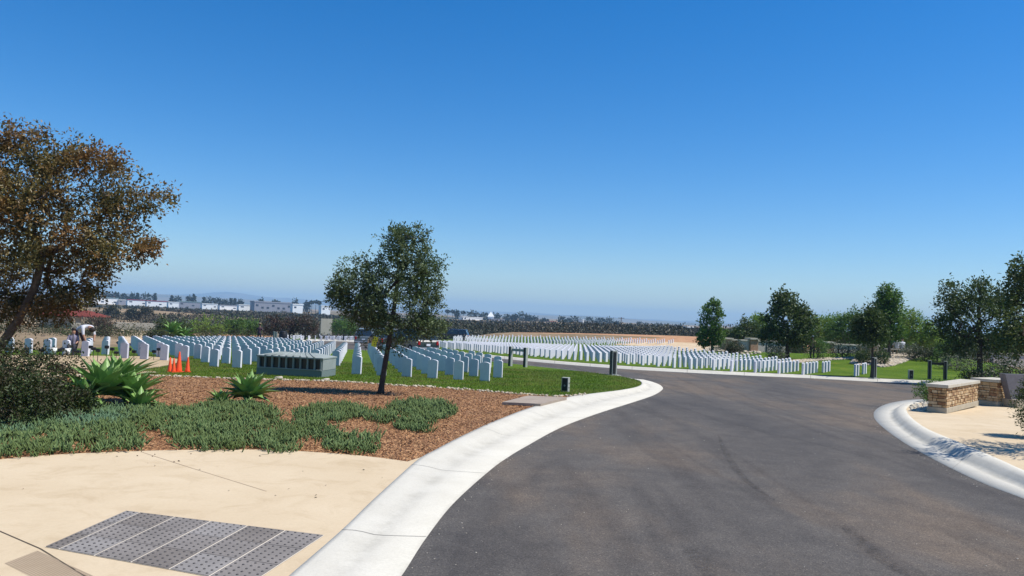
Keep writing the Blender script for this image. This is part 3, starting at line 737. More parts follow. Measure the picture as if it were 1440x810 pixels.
# cobble edging
def cobbles(name, pts, m, label, r0, r1):
    t_ = (1 + 5 ** .5) / 2
    bm_ = bmesh.new(); bmesh.ops.create_icosphere(bm_, subdivisions=1, radius=1); sv_ = np.array([v.co[:] for v in bm_.verts]); sf = np.array([[v.index for v in f.verts] for f in bm_.faces]); bm_.free()
    V = []; Fc = []; n = 0
    for p in pts:
        r = random.uniform(r0, r1); sc = np.array([random.uniform(.8, 1.4), random.uniform(.8, 1.3), random.uniform(.5, .85)]) * r
        a = random.uniform(0, 6.28); q_ = sv_ * (1 + RNG.normal(size=(len(sv_), 1)) * .12) * sc
        q2 = q_.copy(); q2[:, 0] = q_[:, 0] * math.cos(a) - q_[:, 1] * math.sin(a); q2[:, 1] = q_[:, 0] * math.sin(a) + q_[:, 1] * math.cos(a)
        V.append(q2 + np.array(p)); Fc.append(sf + n); n += len(sv_)
    return tag(link(name, npmesh(name, np.concatenate(V), np.concatenate(Fc)), None, m), label, 'stones', kind='stuff')
mc = leafmat('edge_stone', (.24, .19, .13), (.50, .42, .30), (.46, .40, .30), 4, 0, .9)
pts = []
for a, b_ in zip(E, E[1:]):
    for k in range(int((b_ - a).length * 34)):
        p = a.lerp(b_, random.random()); d_ = random.gauss(0, .13)
        p = Vector((p.x, p.y + d_, 0)); pts.append((p.x, p.y, H(p.x, p.y) + raise_(p.x, p.y) + .01))
cobbles('edging_stones', pts, mc, 'strip of small tan stones between mulch and lawn', .02, .055)
for k, (a, b_, r_) in enumerate([(392.5, 533.5, .11), (459, 536, .10), (425, 536, .06), (604, 545, .07)]):
    p = at(a, b_, .1); mb = MB(); mb.ball((0, 0, .02), r_, 2, (1.3, 1, .7), jit=.4)
    tag(mb.build('rock', cobble, None, p), ['dark rounded rock in front of the ribbed monument', 'pale rock near the right end of the ribbed monument', 'small pale rock before the ribbed monument', 'tan rock right of the young tree at the lawn edge'][k], 'rock')

# ------------------------------------------------------------------ ribbed monument (grey green)
def monument():
    gm = mat('grey_green_paint', (.28, .31, .29), .7, 4, (.23, .26, .24), spec=.15); gm2 = mat('shaded_plinth_paint', (.15, .19, .18), .6); dk = mat('dark_panel', (.014, .020, .020), .35, spec=.5)  # plinth colour darkened to carry the shade on its unlit front
    L0 = at(363, 530.5, .12); L1 = at(452, 531.3, .12); R1 = at(469, 529.6, .12)
    d = (L1 - L0); w = 2.12; ang = R(-8); dep = 1.15
    c = at(451.5, 531.0, .12)
    root = empty('ribbed_monument', c, ang, 'low grey green ribbed cabinet with hipped top among the near headstones', 'cabinet')
    # local: x from -w..0, y 0..dep
    mb = MB(); mb.box(-w / 2, dep / 2, .10, w + .06, dep + .06, .22, bev=.01); mb.build('plinth', gm2, root)
    mb = MB(); mb.box(-w / 2, dep / 2, .40, w - .12, dep - .12, .42); mb.build('core', dk, root)
    h0, h1 = .21, .60; n = 9; st = w / n
    for k in range(n + 1):
        x = -w + k * st + (.025 if k == 0 else -.025 if k == n else 0)
        for yy in (.02, dep - .02):
            mb = MB(); mb.box(x, yy, (h0 + h1) / 2, .045, .09, h1 - h0, bev=.006); mb.build('rib', gm, root)
    mb = MB(); mb.box(.012, dep / 2, .405, .05, dep, .385, bev=.006); mb.build('end_panel', gm, root)
    mb = MB(); mb.box(-w - .012, dep / 2, .405, .05, dep, .385, bev=.006); mb.build('end_panel', gm, root)
    # ledge at the foot of the ribs
    mb = MB(); mb.box(-w / 2, -.015, .225, w, .07, .03, bev=.005); mb.build('ledge', gm, root)
    # hipped top with ribs
    e = .05; x0, x1, y0, y1 = -w - e, e, -e, dep + e; zt, zb = .71, .61; ix = .48
    V = [(x0, y0, zb), (x1, y0, zb), (x1, y1, zb), (x0, y1, zb), (x0 + ix, dep * .38, zt), (x1 - ix, dep * .38, zt), (x1 - ix, dep * .62, zt), (x0 + ix, dep * .62, zt), (x0, y0, zb - .04), (x1, y0, zb - .04), (x1, y1, zb - .04), (x0, y1, zb - .04)]
    Fc = [(0, 1, 5, 4), (1, 2, 6, 5), (2, 3, 7, 6), (3, 0, 4, 7), (4, 5, 6, 7), (8, 9, 1, 0), (9, 10, 2, 1), (10, 11, 3, 2), (11, 8, 0, 3), (11, 10, 9, 8)]
    me = bpy.data.meshes.new('roof'); me.from_pydata(V, [], Fc); rf = link('roof', me, root, gm)
    for k in range(1, n):
        xa = -w + k * st; tt_ = (xa - (x0)) / (x1 - x0); xb = (x0 + ix) + (x1 - x0 - 2 * ix) * tt_
        for (ya, yb) in ((y0 + .01, dep * .38), (y1 - .01, dep * .62)):
            mb = MB(); mb.tube([(xa, ya, zb + .0), (xb, yb, zt + .0)], [.034, .022], 6); mb.build('rib', gm, rf)
monument()

# ------------------------------------------------------------------ cones
cone_m = mat('orange_plastic', (.80, .085, .015), .5, spec=.4)
def cone():
    root = empty('traffic_cone', (0, 0, 0), 0, 'x', 'traffic cone', 'orange cones on the near lawn')
    mb = MB(); mb.box(0, 0, .015, .30, .30, .03, bev=.008); mb.build('base', cone_m, root)
    mb = MB(); mb.tube([(0, 0, .03), (0, 0, .06), (0, 0, .62), (0, 0, .64)], [.125, .115, .028, .02], 18); mb.build('cone', cone_m, root)
    return root
def copy_tree(o, parent=None):
    c = o.copy(); COL.objects.link(c); c.parent = parent
    for ch in list(o.children): copy_tree(ch, c)
    return c
cn = cone(); first = True
for (a, b_, sc, lb) in [(238.5, 523, .72, 'short orange cone, leftmost of the four on the lawn'), (243.8, 523.8, .70, 'short orange cone touching the tall cone on its left side'), (251, 523.4, 1.0, 'tallest orange cone of the four on the lawn'), (263.5, 523.6, .76, 'orange cone standing apart to the right of the others')]:
    o = cn if first else copy_tree(cn); first = False; o.location = at(a, b_, .12); o.scale = (sc * .85, sc * .85, sc); o['label'] = lb; o.rotation_euler.z = random.random()

# black staked markers on the gravel
def marker():
    root = empty('grave_light', (0, 0, 0), 0, 'x', 'marker', 'black staked markers on the gravel')
    mb = MB(); mb.tube([(0, 0, -.05), (0, 0, .3)], .012, 5); mb.build('stake', dark_metal, root)
    mb = MB(); mb.box(0, 0, .36, .17, .09, .12, bev=.03); mb.build('head', black_plastic, root)
    return root
MK = [(8, 505), (15, 504), (34, 505.5), (37, 502.5), (58, 505.5), (61, 502), (84, 506), (87, 503), (104, 503.5), (107, 506), (110, 506.5), (127, 501.5), (131, 503.5), (137, 507.5), (149.5, 501.5), (157, 504), (163, 507.5), (175, 501.5), (181, 503.5), (188, 507), (199, 501), (216, 506), (222.5, 502), (230, 505.5)]
mk = marker()
for i, (a, b_) in enumerate(MK):
    o = mk if i == 0 else copy_tree(mk); o.location = at(a, b_, .13); o.rotation_euler.z = random.uniform(-.5, .5); o.scale = (1, 1, random.uniform(.85, 1.1))
    o['label'] = f'small black marker on a stake in the gravel, {ordn(i + 1)} from the left edge'
# thin pole among them
p = at(101, 504, .13); mb = MB(); mb.tube([(0, 0, 0), (0, 0, .95)], .02, 6); tag(mb.build('stake_pole', dark_metal, None, p), 'thin dark stake standing among the black markers on the gravel', 'stake')
# wooden frame in the gravel
wood_dk = mat('dark_wood', (.055, .022, .015), .8); wood_lt = mat('weathered_wood', (.33, .23, .14), .9, 9, (.42, .31, .2))
p = at(66, 520.5, .13); root = empty('planter_box', p, R(-3), 'open timber box frame with a dark red end board lying in the gravel', 'box frame')
mb = MB(); mb.box(.22, 0, .10, .46, .05, .20, bev=.005); mb.build('end_board', wood_dk, root)
mb = MB(); mb.box(.75, .02, .03, .62, .05, .05); mb.box(.75, .62, .03, 1.5, .05, .05); mb.box(1.07, .32, .03, .05, .56, .05); mb.build('rails', wood_lt, root)
p = at(22, 522, .13); mb = MB(); mb.box(1.6, 0, .03, 3.6, .10, .05, bev=.004); tag(mb.build('timber_rail', wood_lt, None, p), 'long weathered timber lying along the gravel behind the shrubs', 'timber')
# buckets
wh = mat('white_plastic', (.72, .72, .68), .5)
for (a, b_, lb) in [(94, 500, 'white bucket beside the bending worker'), (74.5, 499, 'white bucket left of the one by the worker')]:
    p = at(a, b_, .12); root = empty('bucket', p, 0, lb, 'bucket', 'white buckets by the headstones')
    mb = MB(); mb.tube([(0, 0, 0), (0, 0, .30), (0, 0, .30), (0, 0, .04)], [.11, .14, .125, .1], 14, True); mb.build('pail', wh, root)
    mb = MB(); mb.tube([(.14 * math.cos(t_), 0, .29 + .03 * math.sin(t_)) for t_ in [k * math.pi / 8 for k in range(9)]], .005, 4); mb.build('handle', dark_metal, root)

# ------------------------------------------------------------------ concrete slab lid at the kerb
p0, p1, p2, p3 = at(706, 569, .13), at(760, 571.5, .13), at(797, 562, .13), at(742, 559.5, .13)
slabm = mat('slab_concrete', (.27, .215, .165), .9, 3, (.34, .28, .22), .4, 40)
V = [(p.x, p.y, p.z + dz) for dz in (.0, .06) for p in (p0, p1, p2, p3)]
V = [(v[0], v[1], v[2] + (.0)) for v in V]
me = bpy.data.meshes.new('slab'); me.from_pydata(V, [], [(0, 3, 2, 1), (4, 5, 6, 7), (0, 1, 5, 4), (1, 2, 6, 5), (2, 3, 7, 6), (3, 0, 4, 7)])
sl = link('utility_slab', me, None, slabm); tag(sl, 'flat brown concrete slab lid beside the kerb at the mulch corner', 'slab')

# ------------------------------------------------------------------ posts and markers
post_c = mat('post_concrete', (.30, .31, .27), .85, 6, (.36, .37, .33)); post_d = mat('post_dark_face', (.018, .02, .018), .5)
def box_post(name, p, w, d, h, rz, label, cat, rows=0):
    root = empty(name, p, rz, label, cat)
    mb = MB(); mb.box(0, 0, h / 2, w, d, h, bev=.008); mb.build('post', post_c, root)
    mb = MB(); mb.box(0, -d / 2 - .003, h * .52, w * .78, .010, h * .86, bev=.002); pn_ = mb.build('panel', post_d, root)
    mb = MB(); mb.tube([(0, -d / 2 - .012, h * .45), (0, -d / 2 - .004, h * .45)], .03, 10); mb.build('knob', pole_metal, pn_)
    mb = MB(); mb.box(w / 2 + .003, 0, h * .6, .006, d * .3, h * .12, bev=.001); mb.box(w / 2 + .003, 0, h * .3, .006, d * .3, h * .08, bev=.001); mb.build('side_vent', post_d, root)
    return root
box_post('utility_pedestal', at(795, 551, .12), .20, .20, .42, R(-20), 'short concrete pedestal with a dark front standing on the near lawn tip', 'pedestal')
def h_marker(pl, pr, h, label, name='section_marker', board=True, lean=0):
    d_ = (pr - pl); L = math.hypot(d_.x, d_.y); a = math.atan2(d_.y, d_.x)
    root = empty(name, pl, a, label, 'marker')
    for x in (0, L):
        mb = MB(); mb.box(x, .0, h / 2, .16, .16, h, bev=.01); pt_ = mb.build('post', post_c, root)
        mb = MB(); mb.box(x - .083, 0, h / 2, .006, .13, h * .96); mb.box(x - .02, -.083, h / 2, .11, .006, h * .96); mb.build('dark_face', post_d, pt_)
    if board:
        mb = MB(); mb.box(L / 2, 0, h * .84, L - .18, .06, h * .13, bev=.006); mb.build('board', post_d if board == 2 else post_c, root)
    return root
h_marker(at(717.5, 515, .12), at(738.5, 516.5, .12), .98, 'pair of square posts joined by a rail on the near kerb', board=1)
h_marker(at(1307, 533, .12), at(1329, 534, .12), 1.0, 'dark board between two square posts on the mound lawn', board=2)
def slim_post(p, w, h, rz, label):
    root = empty('marker_post', p, rz, label, 'marker post')
    mb = MB(); mb.box(0, 0, h / 2, w, w, h, bev=.012); mb.build('post', post_c, root)
    mb = MB(); mb.box(-.01, -w / 2 - .003, h / 2, w * .6, .008, h * .88); mb.box(-w / 2 - .003, 0, h / 2, .006, w * .9, h * .97); mb.build('dark_face', post_d, root)
    mb = MB(); mb.box(0, 0, -.03, w * 2.2, w * 2.2, .09, bev=.005); mb.build('footing', post_c, root)
slim_post(at(862, 527.5, .12), .24, 1.06, R(20), 'square dark sided post at the tip of the near lawn')
slim_post(at(1229, 532, .12), .18, 1.08, R(20), 'square post on a concrete footing beside the slim tree across the road')
box_post('utility_pedestal', at(1280.5, 533, .12), .22, .2, .48, R(-10), 'small grey pedestal on the far lawn left of the dark board', 'pedestal')
# flower can / bin and posts in the near plot
p = at(397.5, 484, .12); root = empty('litter_bin', p, 0, 'black cylindrical litter bin at the far corner of the near plot', 'bin')
mb = MB(); mb.tube([(0, 0, 0), (0, 0, .06), (0, 0, 1.0), (0, 0, 1.04)], [.32, .36, .38, .35], 16); mb.build('drum', black_plastic, root)
mb = MB(); mb.tube([(0, 0, 1.04), (0, 0, 1.14), (0, 0, 1.2)], [.36, .3, .1], 16); mb.tube([(-.2, 0, 1.1), (-.2, 0, 1.42)], .04, 8); mb.build('lid', black_plastic, root)
for (a, b_, h_) in [(384.5, 484, 1.15), (387.5, 484.5, 1.1)]:
    p = at(a, b_, .12); mb = MB(); mb.box(0, 0, h_ / 2, .16, .16, h_, bev=.02); tag(mb.build('marker_post', pole_metal, None, p), 'grey post ' + ('left of its twin' if a < 386 else 'between its twin and') + ' the black litter bin' * (a > 386) + (' near the litter bin' if a < 386 else ''), 'marker post', 'grey posts near the litter bin')
p = at(449.5, 470, .1); mb = MB(); mb.tube([(0, 0, 0), (0, 0, 2.6)], .06, 7); mb.box(0, 0, 2.5, .5, .05, .18); tag(mb.build('sign_pole', dark_metal, None, p), 'thin dark pole rising behind the distant slanting headstone files', 'pole')

# ------------------------------------------------------------------ right-hand stone veneer walls
m = mat('ledge_stone', (.4, .28, .15), .9); nt = m.node_tree; b = nt.nodes['Principled BSDF']
g = nt.nodes.new('ShaderNodeNewGeometry')
r = ramp(nt, [(0, (.22, .115, .06)), (.3, (.38, .24, .12)), (.7, (.52, .37, .20)), (1, (.60, .47, .30))]); nt.links.new(g.outputs['Random Per Island'], r.inputs['Fac'])
f = ramp(nt, [(.3, (.7, .65, .6)), (.7, (1.1, 1.1, 1.1))]); nt.links.new(noi(nt, 9, 5, .7), f.inputs['Fac'])
nt.links.new(mix(nt, r.outputs[0], f.outputs[0], 1., 'MULTIPLY'), b.inputs['Base Color']); ledge = m
mortar = mat('mortar', (.16, .11, .07), .95)
plinth_m = mat('plinth_stone', (.44, .38, .28), .85, 4, (.36, .31, .22))
def stone_wall(p, ang, L, D, Hh, label):
    root = empty('stone_pier', p, ang, label, 'stone pier')
    mb = MB(); mb.box(L / 2, D / 2, .07, L + .06, D + .06, .14, bev=.008); mb.build('plinth', plinth_m, root)
    mb = MB(); mb.box(L / 2, D / 2, (Hh + .02) / 2 + .05, L - .06, D - .06, Hh - .12); mb.build('core', mortar, root)
    mb = MB(); mb.box(L / 2, D / 2, Hh - .035, L + .12, D + .12, .085, bev=.01); mb.build('cap', capstone, root)
    mb = MB(); rs = random.Random(3)
    def course(face):
        z = .14; top = Hh - .085
        while z < top - .02:
            hh = min(rs.uniform(.05, .10), top - z);
            if top - z - hh < .03: hh = top - z
            s = 0; W = L if face in (0, 2) else D
            while s < W - .01:
                w_ = min(rs.uniform(.08, .24), W - s)
                if W - s - w_ < .06: w_ = W - s
                out = rs.uniform(.0, .022); cs = s + w_ / 2; g_ = .012
                if face == 0: mb.box(cs, -.0 + .02 - out / 2, z + hh / 2, w_ - g_, .05 + out, hh - g_, bev=.010)
                elif face == 2: mb.box(cs, D - .02 + out / 2, z + hh / 2, w_ - g_, .05 + out, hh - g_, bev=.010)
                elif face == 1: mb.box(.02 - out / 2, cs, z + hh / 2, .05 + out, w_ - g_, hh - g_, bev=.010)
                else: mb.box(L - .02 + out / 2, cs, z + hh / 2, .05 + out, w_ - g_, hh - g_, bev=.010)
                s += w_
            z += hh
    for f_ in range(4): course(f_)
    mb.build('stone_facing', ledge, root)
    return root
w0 = at(1330, 581.5, .135); w1 = at(1374, 572.0, .135); a = math.atan2(w1.y - w0.y, w1.x - w0.x)
stone_wall(w0, a, (w1 - w0).length, .42, .74, 'stone faced pier with pale cap, the nearer one beside the pebbles')
w2 = at(1402, 571.5, .135); w3 = at(1430, 570.0, .135)
stone_wall(w2, R(35), 1.35, .7, .80, 'stone faced pier with pale cap, the farther one by the grey sign')
# grey inscribed sign slab at the edge with low base
p = at(1434, 574, .135); root = empty('sign_wall', p, R(14), 'smooth dark grey sign slab on a low base at the right edge', 'sign')
mb = MB(); mb.box(1.2, .3, .12, 2.6, .6, .24, bev=.01); mb.build('base', plinth_m, root)
mb = MB(); mb.prism([(-.1, .24), (2.5, .24), (2.5, 1.0), (-.35, 1.0)], .2, .42); mb.build('slab', mat('grey_granite', (.11, .105, .12), .5, 8, (.14, .135, .15)), root)
# pebbles between kerb and pier
pts = []
PB = [(p.x, p.y) for p in px([(1279, 575), (1284, 567.5), (1304, 565), (1326, 565), (1328, 572), (1308, 577), (1288, 579)], .14)]
xs = [p[0] for p in PB]; ys = [p[1] for p in PB]
for k in range(900):
    x, y = random.uniform(min(xs), max(xs)), random.uniform(min(ys), max(ys))
    if inpoly(x, y, PB): pts.append((x, y, H(x, y) + .14))
mp_ = leafmat('pebble', (.35, .31, .24), (.62, .57, .46), (.5, .45, .35), 4, 0, .9)
cobbles('pebbles', pts, mp_, 'pale pebbles between the kerb and the near stone pier', .03, .07)
# hedges by the piers
def hedge(name, pa, pb, w_, h_, label, m, n, seed):
    d_ = pb - pa; L_ = d_.length; u_ = d_.normalized(); k = max(2, int(L_ / (w_ * .7)))
    bl_ = [(u_.x * L_ * i / (k - 1), u_.y * L_ * i / (k - 1), h_ * .5, w_ * .55, w_ * .5, h_ * .52) for i in range(k)]
    return grow(name, pa, bl_, .03, m, dark_bark, n, 16, .05, .03, label, 'hedge', None, [(0, 0, 0), (0, 0, h_ * .3)], seed, .07, .95, -.3, leafname='foliage')
hedge('hedge', at(1312, 567, .13) + Vector((0, .3, 0)), at(1345, 562, .13), .8, .62, 'clipped dark hedge behind the near stone pier', lf_mid, 330, 31)
hedge('hedge', at(1384, 566, .13), at(1400, 563, .13), .8, .72, 'short hedge between the two stone piers', lf_mid, 240, 32)
hedge('hedge', at(1425, 556, .13), at(1500, 558, .13), 1.0, .8, 'hedge behind the grey sign slab', lf_shrub, 300, 35)
# conifer shrub at the right edge and the tree behind the frame that throws the shadow
grow('conifer_shrub', at(1464, 616, .14), [(0, 0, .55, .42, .42, .55), (0, 0, 1.1, .28, .28, .4)], .04, lf_dark, dark_bark, 260, 20, .07, .02, 'dark conifer shrub cut by the right edge of the view', 'shrub', None, [(0, 0, 0), (0, 0, .8)], 33, .1, .9, -.3)
p = at(1560, 640, .14)
grow('edge_tree', p, [(0, 0, 2.6, 1.3, 1.2, .9), (.5, .3, 3.3, .9, .9, .7), (-.8, 0, 2.2, .8, .7, .5)], .07, lf_dark, bark, 200, 24, .08, .04, 'tree just outside the right edge whose shadow falls on the kerb', 'tree', None, [(0, 0, 0), (.05, 0, 1.0), (0, 0, 1.8)], 34, .2)

# ------------------------------------------------------------------ trees across the road, right side
def mtree_at(name, x, ybase, blobs, tr, ml, mbk, n, per, L, W, label, seed, dist=None, group=None, tops=None, **kw):
    n = int(n * .98); L *= 1.3; W *= 1.35
    b_ = at(x, ybase, .1)
    if dist: 
        q_ = atd(x, ybase, dist); b_ = Vector((q_.x, dist, H(q_.x, dist)))
    s = b_.y / F; bl_ = [blob(a[0], a[1], a[2], a[3], a[4], b_) for a in blobs]
    hz = max(.5, bl_[0][2] - bl_[0][5] * .3)
    return grow(name, b_, bl_, tr, ml, mbk, n, per, L, W, label, 'tree', group, tops or [(0, 0, 0), (.0, 0, hz * .5), (bl_[0][0] * .5, 0, hz)], seed, **kw)
G = 'trees across the road'
mtree_at('slender_tree', 1001, 495, [(1000, 455, 15, 14, 26), (1005, 434, 9, 9, 14), (993, 475, 12, 12, 12), (1008, 470, 10, 10, 12)], .09, lf_mid, bark, 230, 22, .15, .09, 'slender upright green tree standing alone beside the pale dry slope', 41, None, G, spread=.22, gaps=0)
mtree_at('dark_tree', 1053, 492, [(1052, 466, 16, 14, 12), (1036, 470, 14, 12, 9), (1046, 455, 6, 6, 5)], .08, lf_dark, bark, 150, 22, .16, .09, 'small dark tree with sparse top behind the wall pillars', 42, 78, G, spread=.3)
mtree_at('dark_tree', 1107, 506, [(1106, 450, 26, 24, 26), (1104, 425, 14, 14, 14), (1126, 452, 16, 14, 18), (1090, 470, 18, 16, 14), (1120, 474, 18, 16, 12)], .13, lf_dark, dark_bark, 420, 24, .15, .085, 'dark broad tree in front of the pale wall panels, tallest of the middle group', 43, None, G, spread=.28, gaps=0)
mtree_at('green_tree', 1072, 494, [(1074, 462, 16, 16, 14), (1068, 452, 10, 10, 8)], .1, lf_green, bark, 170, 20, .16, .08, 'fresh green tree peeking out left of the dark broad tree', 44, 85, G, spread=.35)
mtree_at('green_tree', 1150, 506, [(1150, 466, 24, 20, 18), (1168, 458, 20, 18, 14), (1140, 452, 14, 14, 10)], .1, lf_green, bark, 290, 22, .15, .07, 'light green feathery tree right of the dark broad tree', 45, 78, G, spread=.32, gaps=.05)
mtree_at('green_tree', 1193, 506, [(1192, 462, 20, 20, 18), (1202, 450, 16, 14, 12), (1180, 470, 18, 14, 12)], .1, lf_mid, bark, 280, 22, .15, .07, 'mid green tree behind the slim tree with the post', 46, 74, G, spread=.32)
mtree_at('slim_tree', 1226, 531, [(1224, 456, 16, 14, 22), (1212, 462, 10, 10, 14), (1232, 470, 13, 12, 12), (1217, 474, 13, 12, 10)], .06, lf_dark, dark_bark, 300, 22, .11, .06, 'slim dark tree rising right behind the square post', 47, None, G, spread=.2, gaps=0)
mtree_at('rounded_tree', 1250, 503, [(1250, 428, 18, 16, 22), (1244, 446, 18, 16, 18), (1254, 464, 14, 14, 16), (1240, 470, 12, 12, 12)], .09, lf_mid, bark, 330, 24, .14, .08, 'rounded green tree with the highest crown left of the seated pair', 48, None, G, spread=.26, gaps=-.05)
mtree_at('green_tree', 1292, 508, [(1290, 468, 24, 20, 18), (1280, 452, 16, 14, 12), (1306, 474, 16, 14, 14)], .1, lf_green, bark, 330, 22, .15, .07, 'light green spreading tree behind the seated pair', 49, 70, G, spread=.3)
mtree_at('green_tree', 1270, 505, [(1270, 480, 22, 18, 12), (1310, 485, 20, 18, 10)], .09, lf_mid, bark, 200, 20, .15, .07, 'low mid green tree spreading behind the rounded green tree', 50, 76, G, spread=.3)
mtree_at('dark_tree', 1377, 541, [(1375, 448, 48, 44, 36), (1345, 425, 24, 22, 24), (1332, 408, 9, 9, 8), (1400, 425, 30, 26, 24), (1350, 480, 26, 26, 20), (1400, 482, 28, 26, 18), (1330, 458, 16, 16, 14), (1380, 405, 18, 16, 12)], .12, lf_dark, dark_bark, 620, 22, .11, .055, 'large dark tree behind the hedge by the stone piers', 51, None, G, spread=.24, gaps=.08)
mtree_at('dark_tree', 1462, 545, [(1462, 430, 40, 34, 60), (1440, 385, 14, 14, 16), (1430, 470, 22, 20, 30), (1432, 408, 12, 12, 14)], .12, lf_dark, dark_bark, 420, 22, .12, .06, 'dark tree cut by the right edge, reaching highest of all there', 52, 31, G, spread=.25, gaps=.05)
# back screen of trees behind the right garden
k = 0
for (a, yc, rx, rz, ml) in [(1030, 478, 18, 8, lf_dark), (1125, 478, 20, 12, lf_dark), (1165, 480, 22, 10, lf_dark), (1215, 478, 20, 14, lf_green), (1325, 482, 24, 16, lf_mid), (1350, 490, 24, 14, lf_dark), (1415, 482, 26, 16, lf_mid), (1260, 480, 22, 14, lf_dark)]:
    k += 1
    mtree_at('screen_tree', a, 500, [(a, yc, rx, rx * .8, rz)], .1, ml, dark_bark, 130, 20, .22, .11, f'background tree screening the far side of the garden, {ordn(k)} listed left to right' if False else ['dark bushy tree behind the slender tree and wall pillar', 'dark tree behind the trunks of the broad tree', 'dark tree in the back screen left of the slim tree', 'pale green tree in the back screen right of the slim tree', 'mid green tree in the back screen left of the large dark tree', 'dark tree in the back screen behind the large dark tree', 'mid green tree in the back screen right of the large dark tree', 'dark tree in the back screen behind the rounded tree'][k - 1], 60 + k, 90, 'back screen trees', spread=.4, gaps=-.2)
# shrubs of the right garden
SH = [(1018, 482, 2.0, 1.1, lf_silver, 'silvery round shrub left of the wall pillars', 78), (1027, 496, 1.2, .8, lf_silver, 'pale round shrub on the rocks nearest the slender tree', None), (1033, 497, 1.4, .8, lf_shrub, 'dark shrub on the pale rocks below the wall', None), (1047, 492, 1.0, .5, lf_shrub, 'brown shrub before the brick pillar', None),
      (1091, 508, 1.3, 1.0, lf_silver, 'round grey green shrub left of the broad tree trunk', None), (1150, 505, 1.5, 1.3, lf_mid, 'round green shrub beside the person in the white hat', None), (1185, 502, 2.4, .95, lf_shrub, 'wide dark shrub before the low wall', None), (1215, 506, 1.2, 1.1, lf_silver, 'grey green shrub behind the left dark ball shrub', None),
      (1214, 512, .9, .85, lf_dark, 'dark ball shrub on the cobbles left of the post', None), (1238, 513, .95, .95, lf_dark, 'dark ball shrub on the cobbles right of the post', None), (1283, 505, 1.6, .9, lf_silver, 'grey shrub just right of the seated pair', None), (1300, 507, 1.6, .8, lf_shrub, 'dark shrub on the mound crest behind the dark board', None), (1325, 510, 1.3, 1.0, lf_mid, 'rounded shrub above the right post of the dark board', None),
      (1345, 520, 2.0, .9, lf_silver, 'silvery shrub left of the large dark tree trunk', None), (1400, 536, 2.2, 1.3, lf_shrub, 'spiky olive shrub behind the hedges at the right', 34), (1430, 538, 2.0, 1.5, lf_silver, 'pale olive shrub at the right edge', 33), (1375, 541, 1.4, .7, lf_dark, 'dark shrub at the foot of the large dark tree', None), (1118, 500, 1.6, .5, lf_shrub, 'low hedge plant before the pale panels', 66)]
for i, (a, b_, w_, h_, ml, lb, dd) in enumerate(SH):
    p = at(a, b_, .1)
    if dd: q_ = atd(a, b_, dd); p = Vector((q_.x, dd, H(q_.x, dd)))
    shrub('shrub', p, w_, h_, ml, lb, 'shrub', 'garden shrubs across the road', 110, 14, .10, .055, 80 + i)
# cobble beds of the right garden
def cob_region(P, n, r0, r1, label, off=.12):
    W_ = [(p.x, p.y) for p in px(P, .1)]; xs = [p[0] for p in W_]; ys = [p[1] for p in W_]; pts = []
    for k in range(n):
        x, y = random.uniform(min(xs), max(xs)), random.uniform(min(ys), max(ys))
        if inpoly(x, y, W_): pts.append((x, y, H(x, y) + off))
    cobbles('cobble_bed', pts, mc, label, r0, r1)
cob_region([(1197, 511), (1205, 501), (1235, 498.5), (1262, 498), (1298, 500.5), (1288, 503), (1270, 509), (1255, 514.5), (1240, 517), (1225, 513), (1210, 515)], 9000, .07, .17, 'tan cobbles around the dark ball shrubs on the mound')
cob_region([(990, 492), (1000, 487), (1040, 487), (1065, 495), (1070, 500), (1040, 498.5), (1010, 495)], 6000, .09, .2, 'pale rocks sloping below the wall pillars')
cob_region([(1085, 508), (1120, 507), (1150, 505), (1200, 503), (1200, 505), (1150, 507.5), (1120, 511), (1095, 511)], 4000, .07, .13, 'line of pale stones along the lawn under the trees')

# memorial walls and pillars in the right garden
pale = mat('pale_panel', (.50, .44, .39), .8, 3, (.44, .385, .34)); brick = mat('rust_brick', (.28, .155, .09), .9, 6, (.40, .26, .17))
def garden_wall(x0, x1, y0b, y1b, h, dist, label, pillars, panels=2, colr=None):
    a_ = atd(x0, 480, dist); b_ = atd(x1, 480, dist); z = H(a_.x, dist); za = atd(x0, y0b, dist).z; zb = atd(x1, y1b, dist).z
    z = (za + zb) / 2; L_ = b_.x - a_.x
    L_ /= math.cos(R(16)); root = empty('garden_wall', (a_.x, dist, z), R(16), label, 'wall')
    mb = MB(); mb.box(L_ / 2, 0, h / 2 - 1, L_, .35, h + 2, bev=.01); mb.build('wall', colr or pale, root)
    mb = MB(); mb.box(L_ / 2, 0, h + .06, L_ + .1, .5, .12, bev=.01); mb.build('coping', capstone, root)
    for k in range(1, panels):
        mb = MB(); mb.box(L_ * k / panels, -.18, h / 2, .10, .04, h - .1); mb.build('joint_strip', dark_metal, root)
    for px_ in pillars:
        x = atd(px_, 480, dist).x - a_.x
        mb = MB(); mb.box(x, 0, h * .58 - 1, .75, .75, h * 1.16 + 2, bev=.015); pl_ = mb.build('pillar', brick, root)
        mb = MB(); mb.box(x, 0, h * 1.16 + .07, .95, .95, .14, bev=.015); mb.build('pillar_cap', capstone, pl_)
garden_wall(1040, 1120, 495, 498, .95, 68, 'pale panelled memorial wall with a brick pillar behind the broad tree', [1060], 4)
garden_wall(1020, 1039, 486, 488, .55, 74, 'dark low wall section left of the pale panelled wall', [1022], 2, brick)
garden_wall(1163, 1245, 497, 501, .75, 66, 'long low beige wall behind the slim tree with two pillars', [1164, 1236], 5)
garden_wall(1395, 1460, 505, 508, .4, 60, 'low pale wall in the background at the right edge', [], 2)

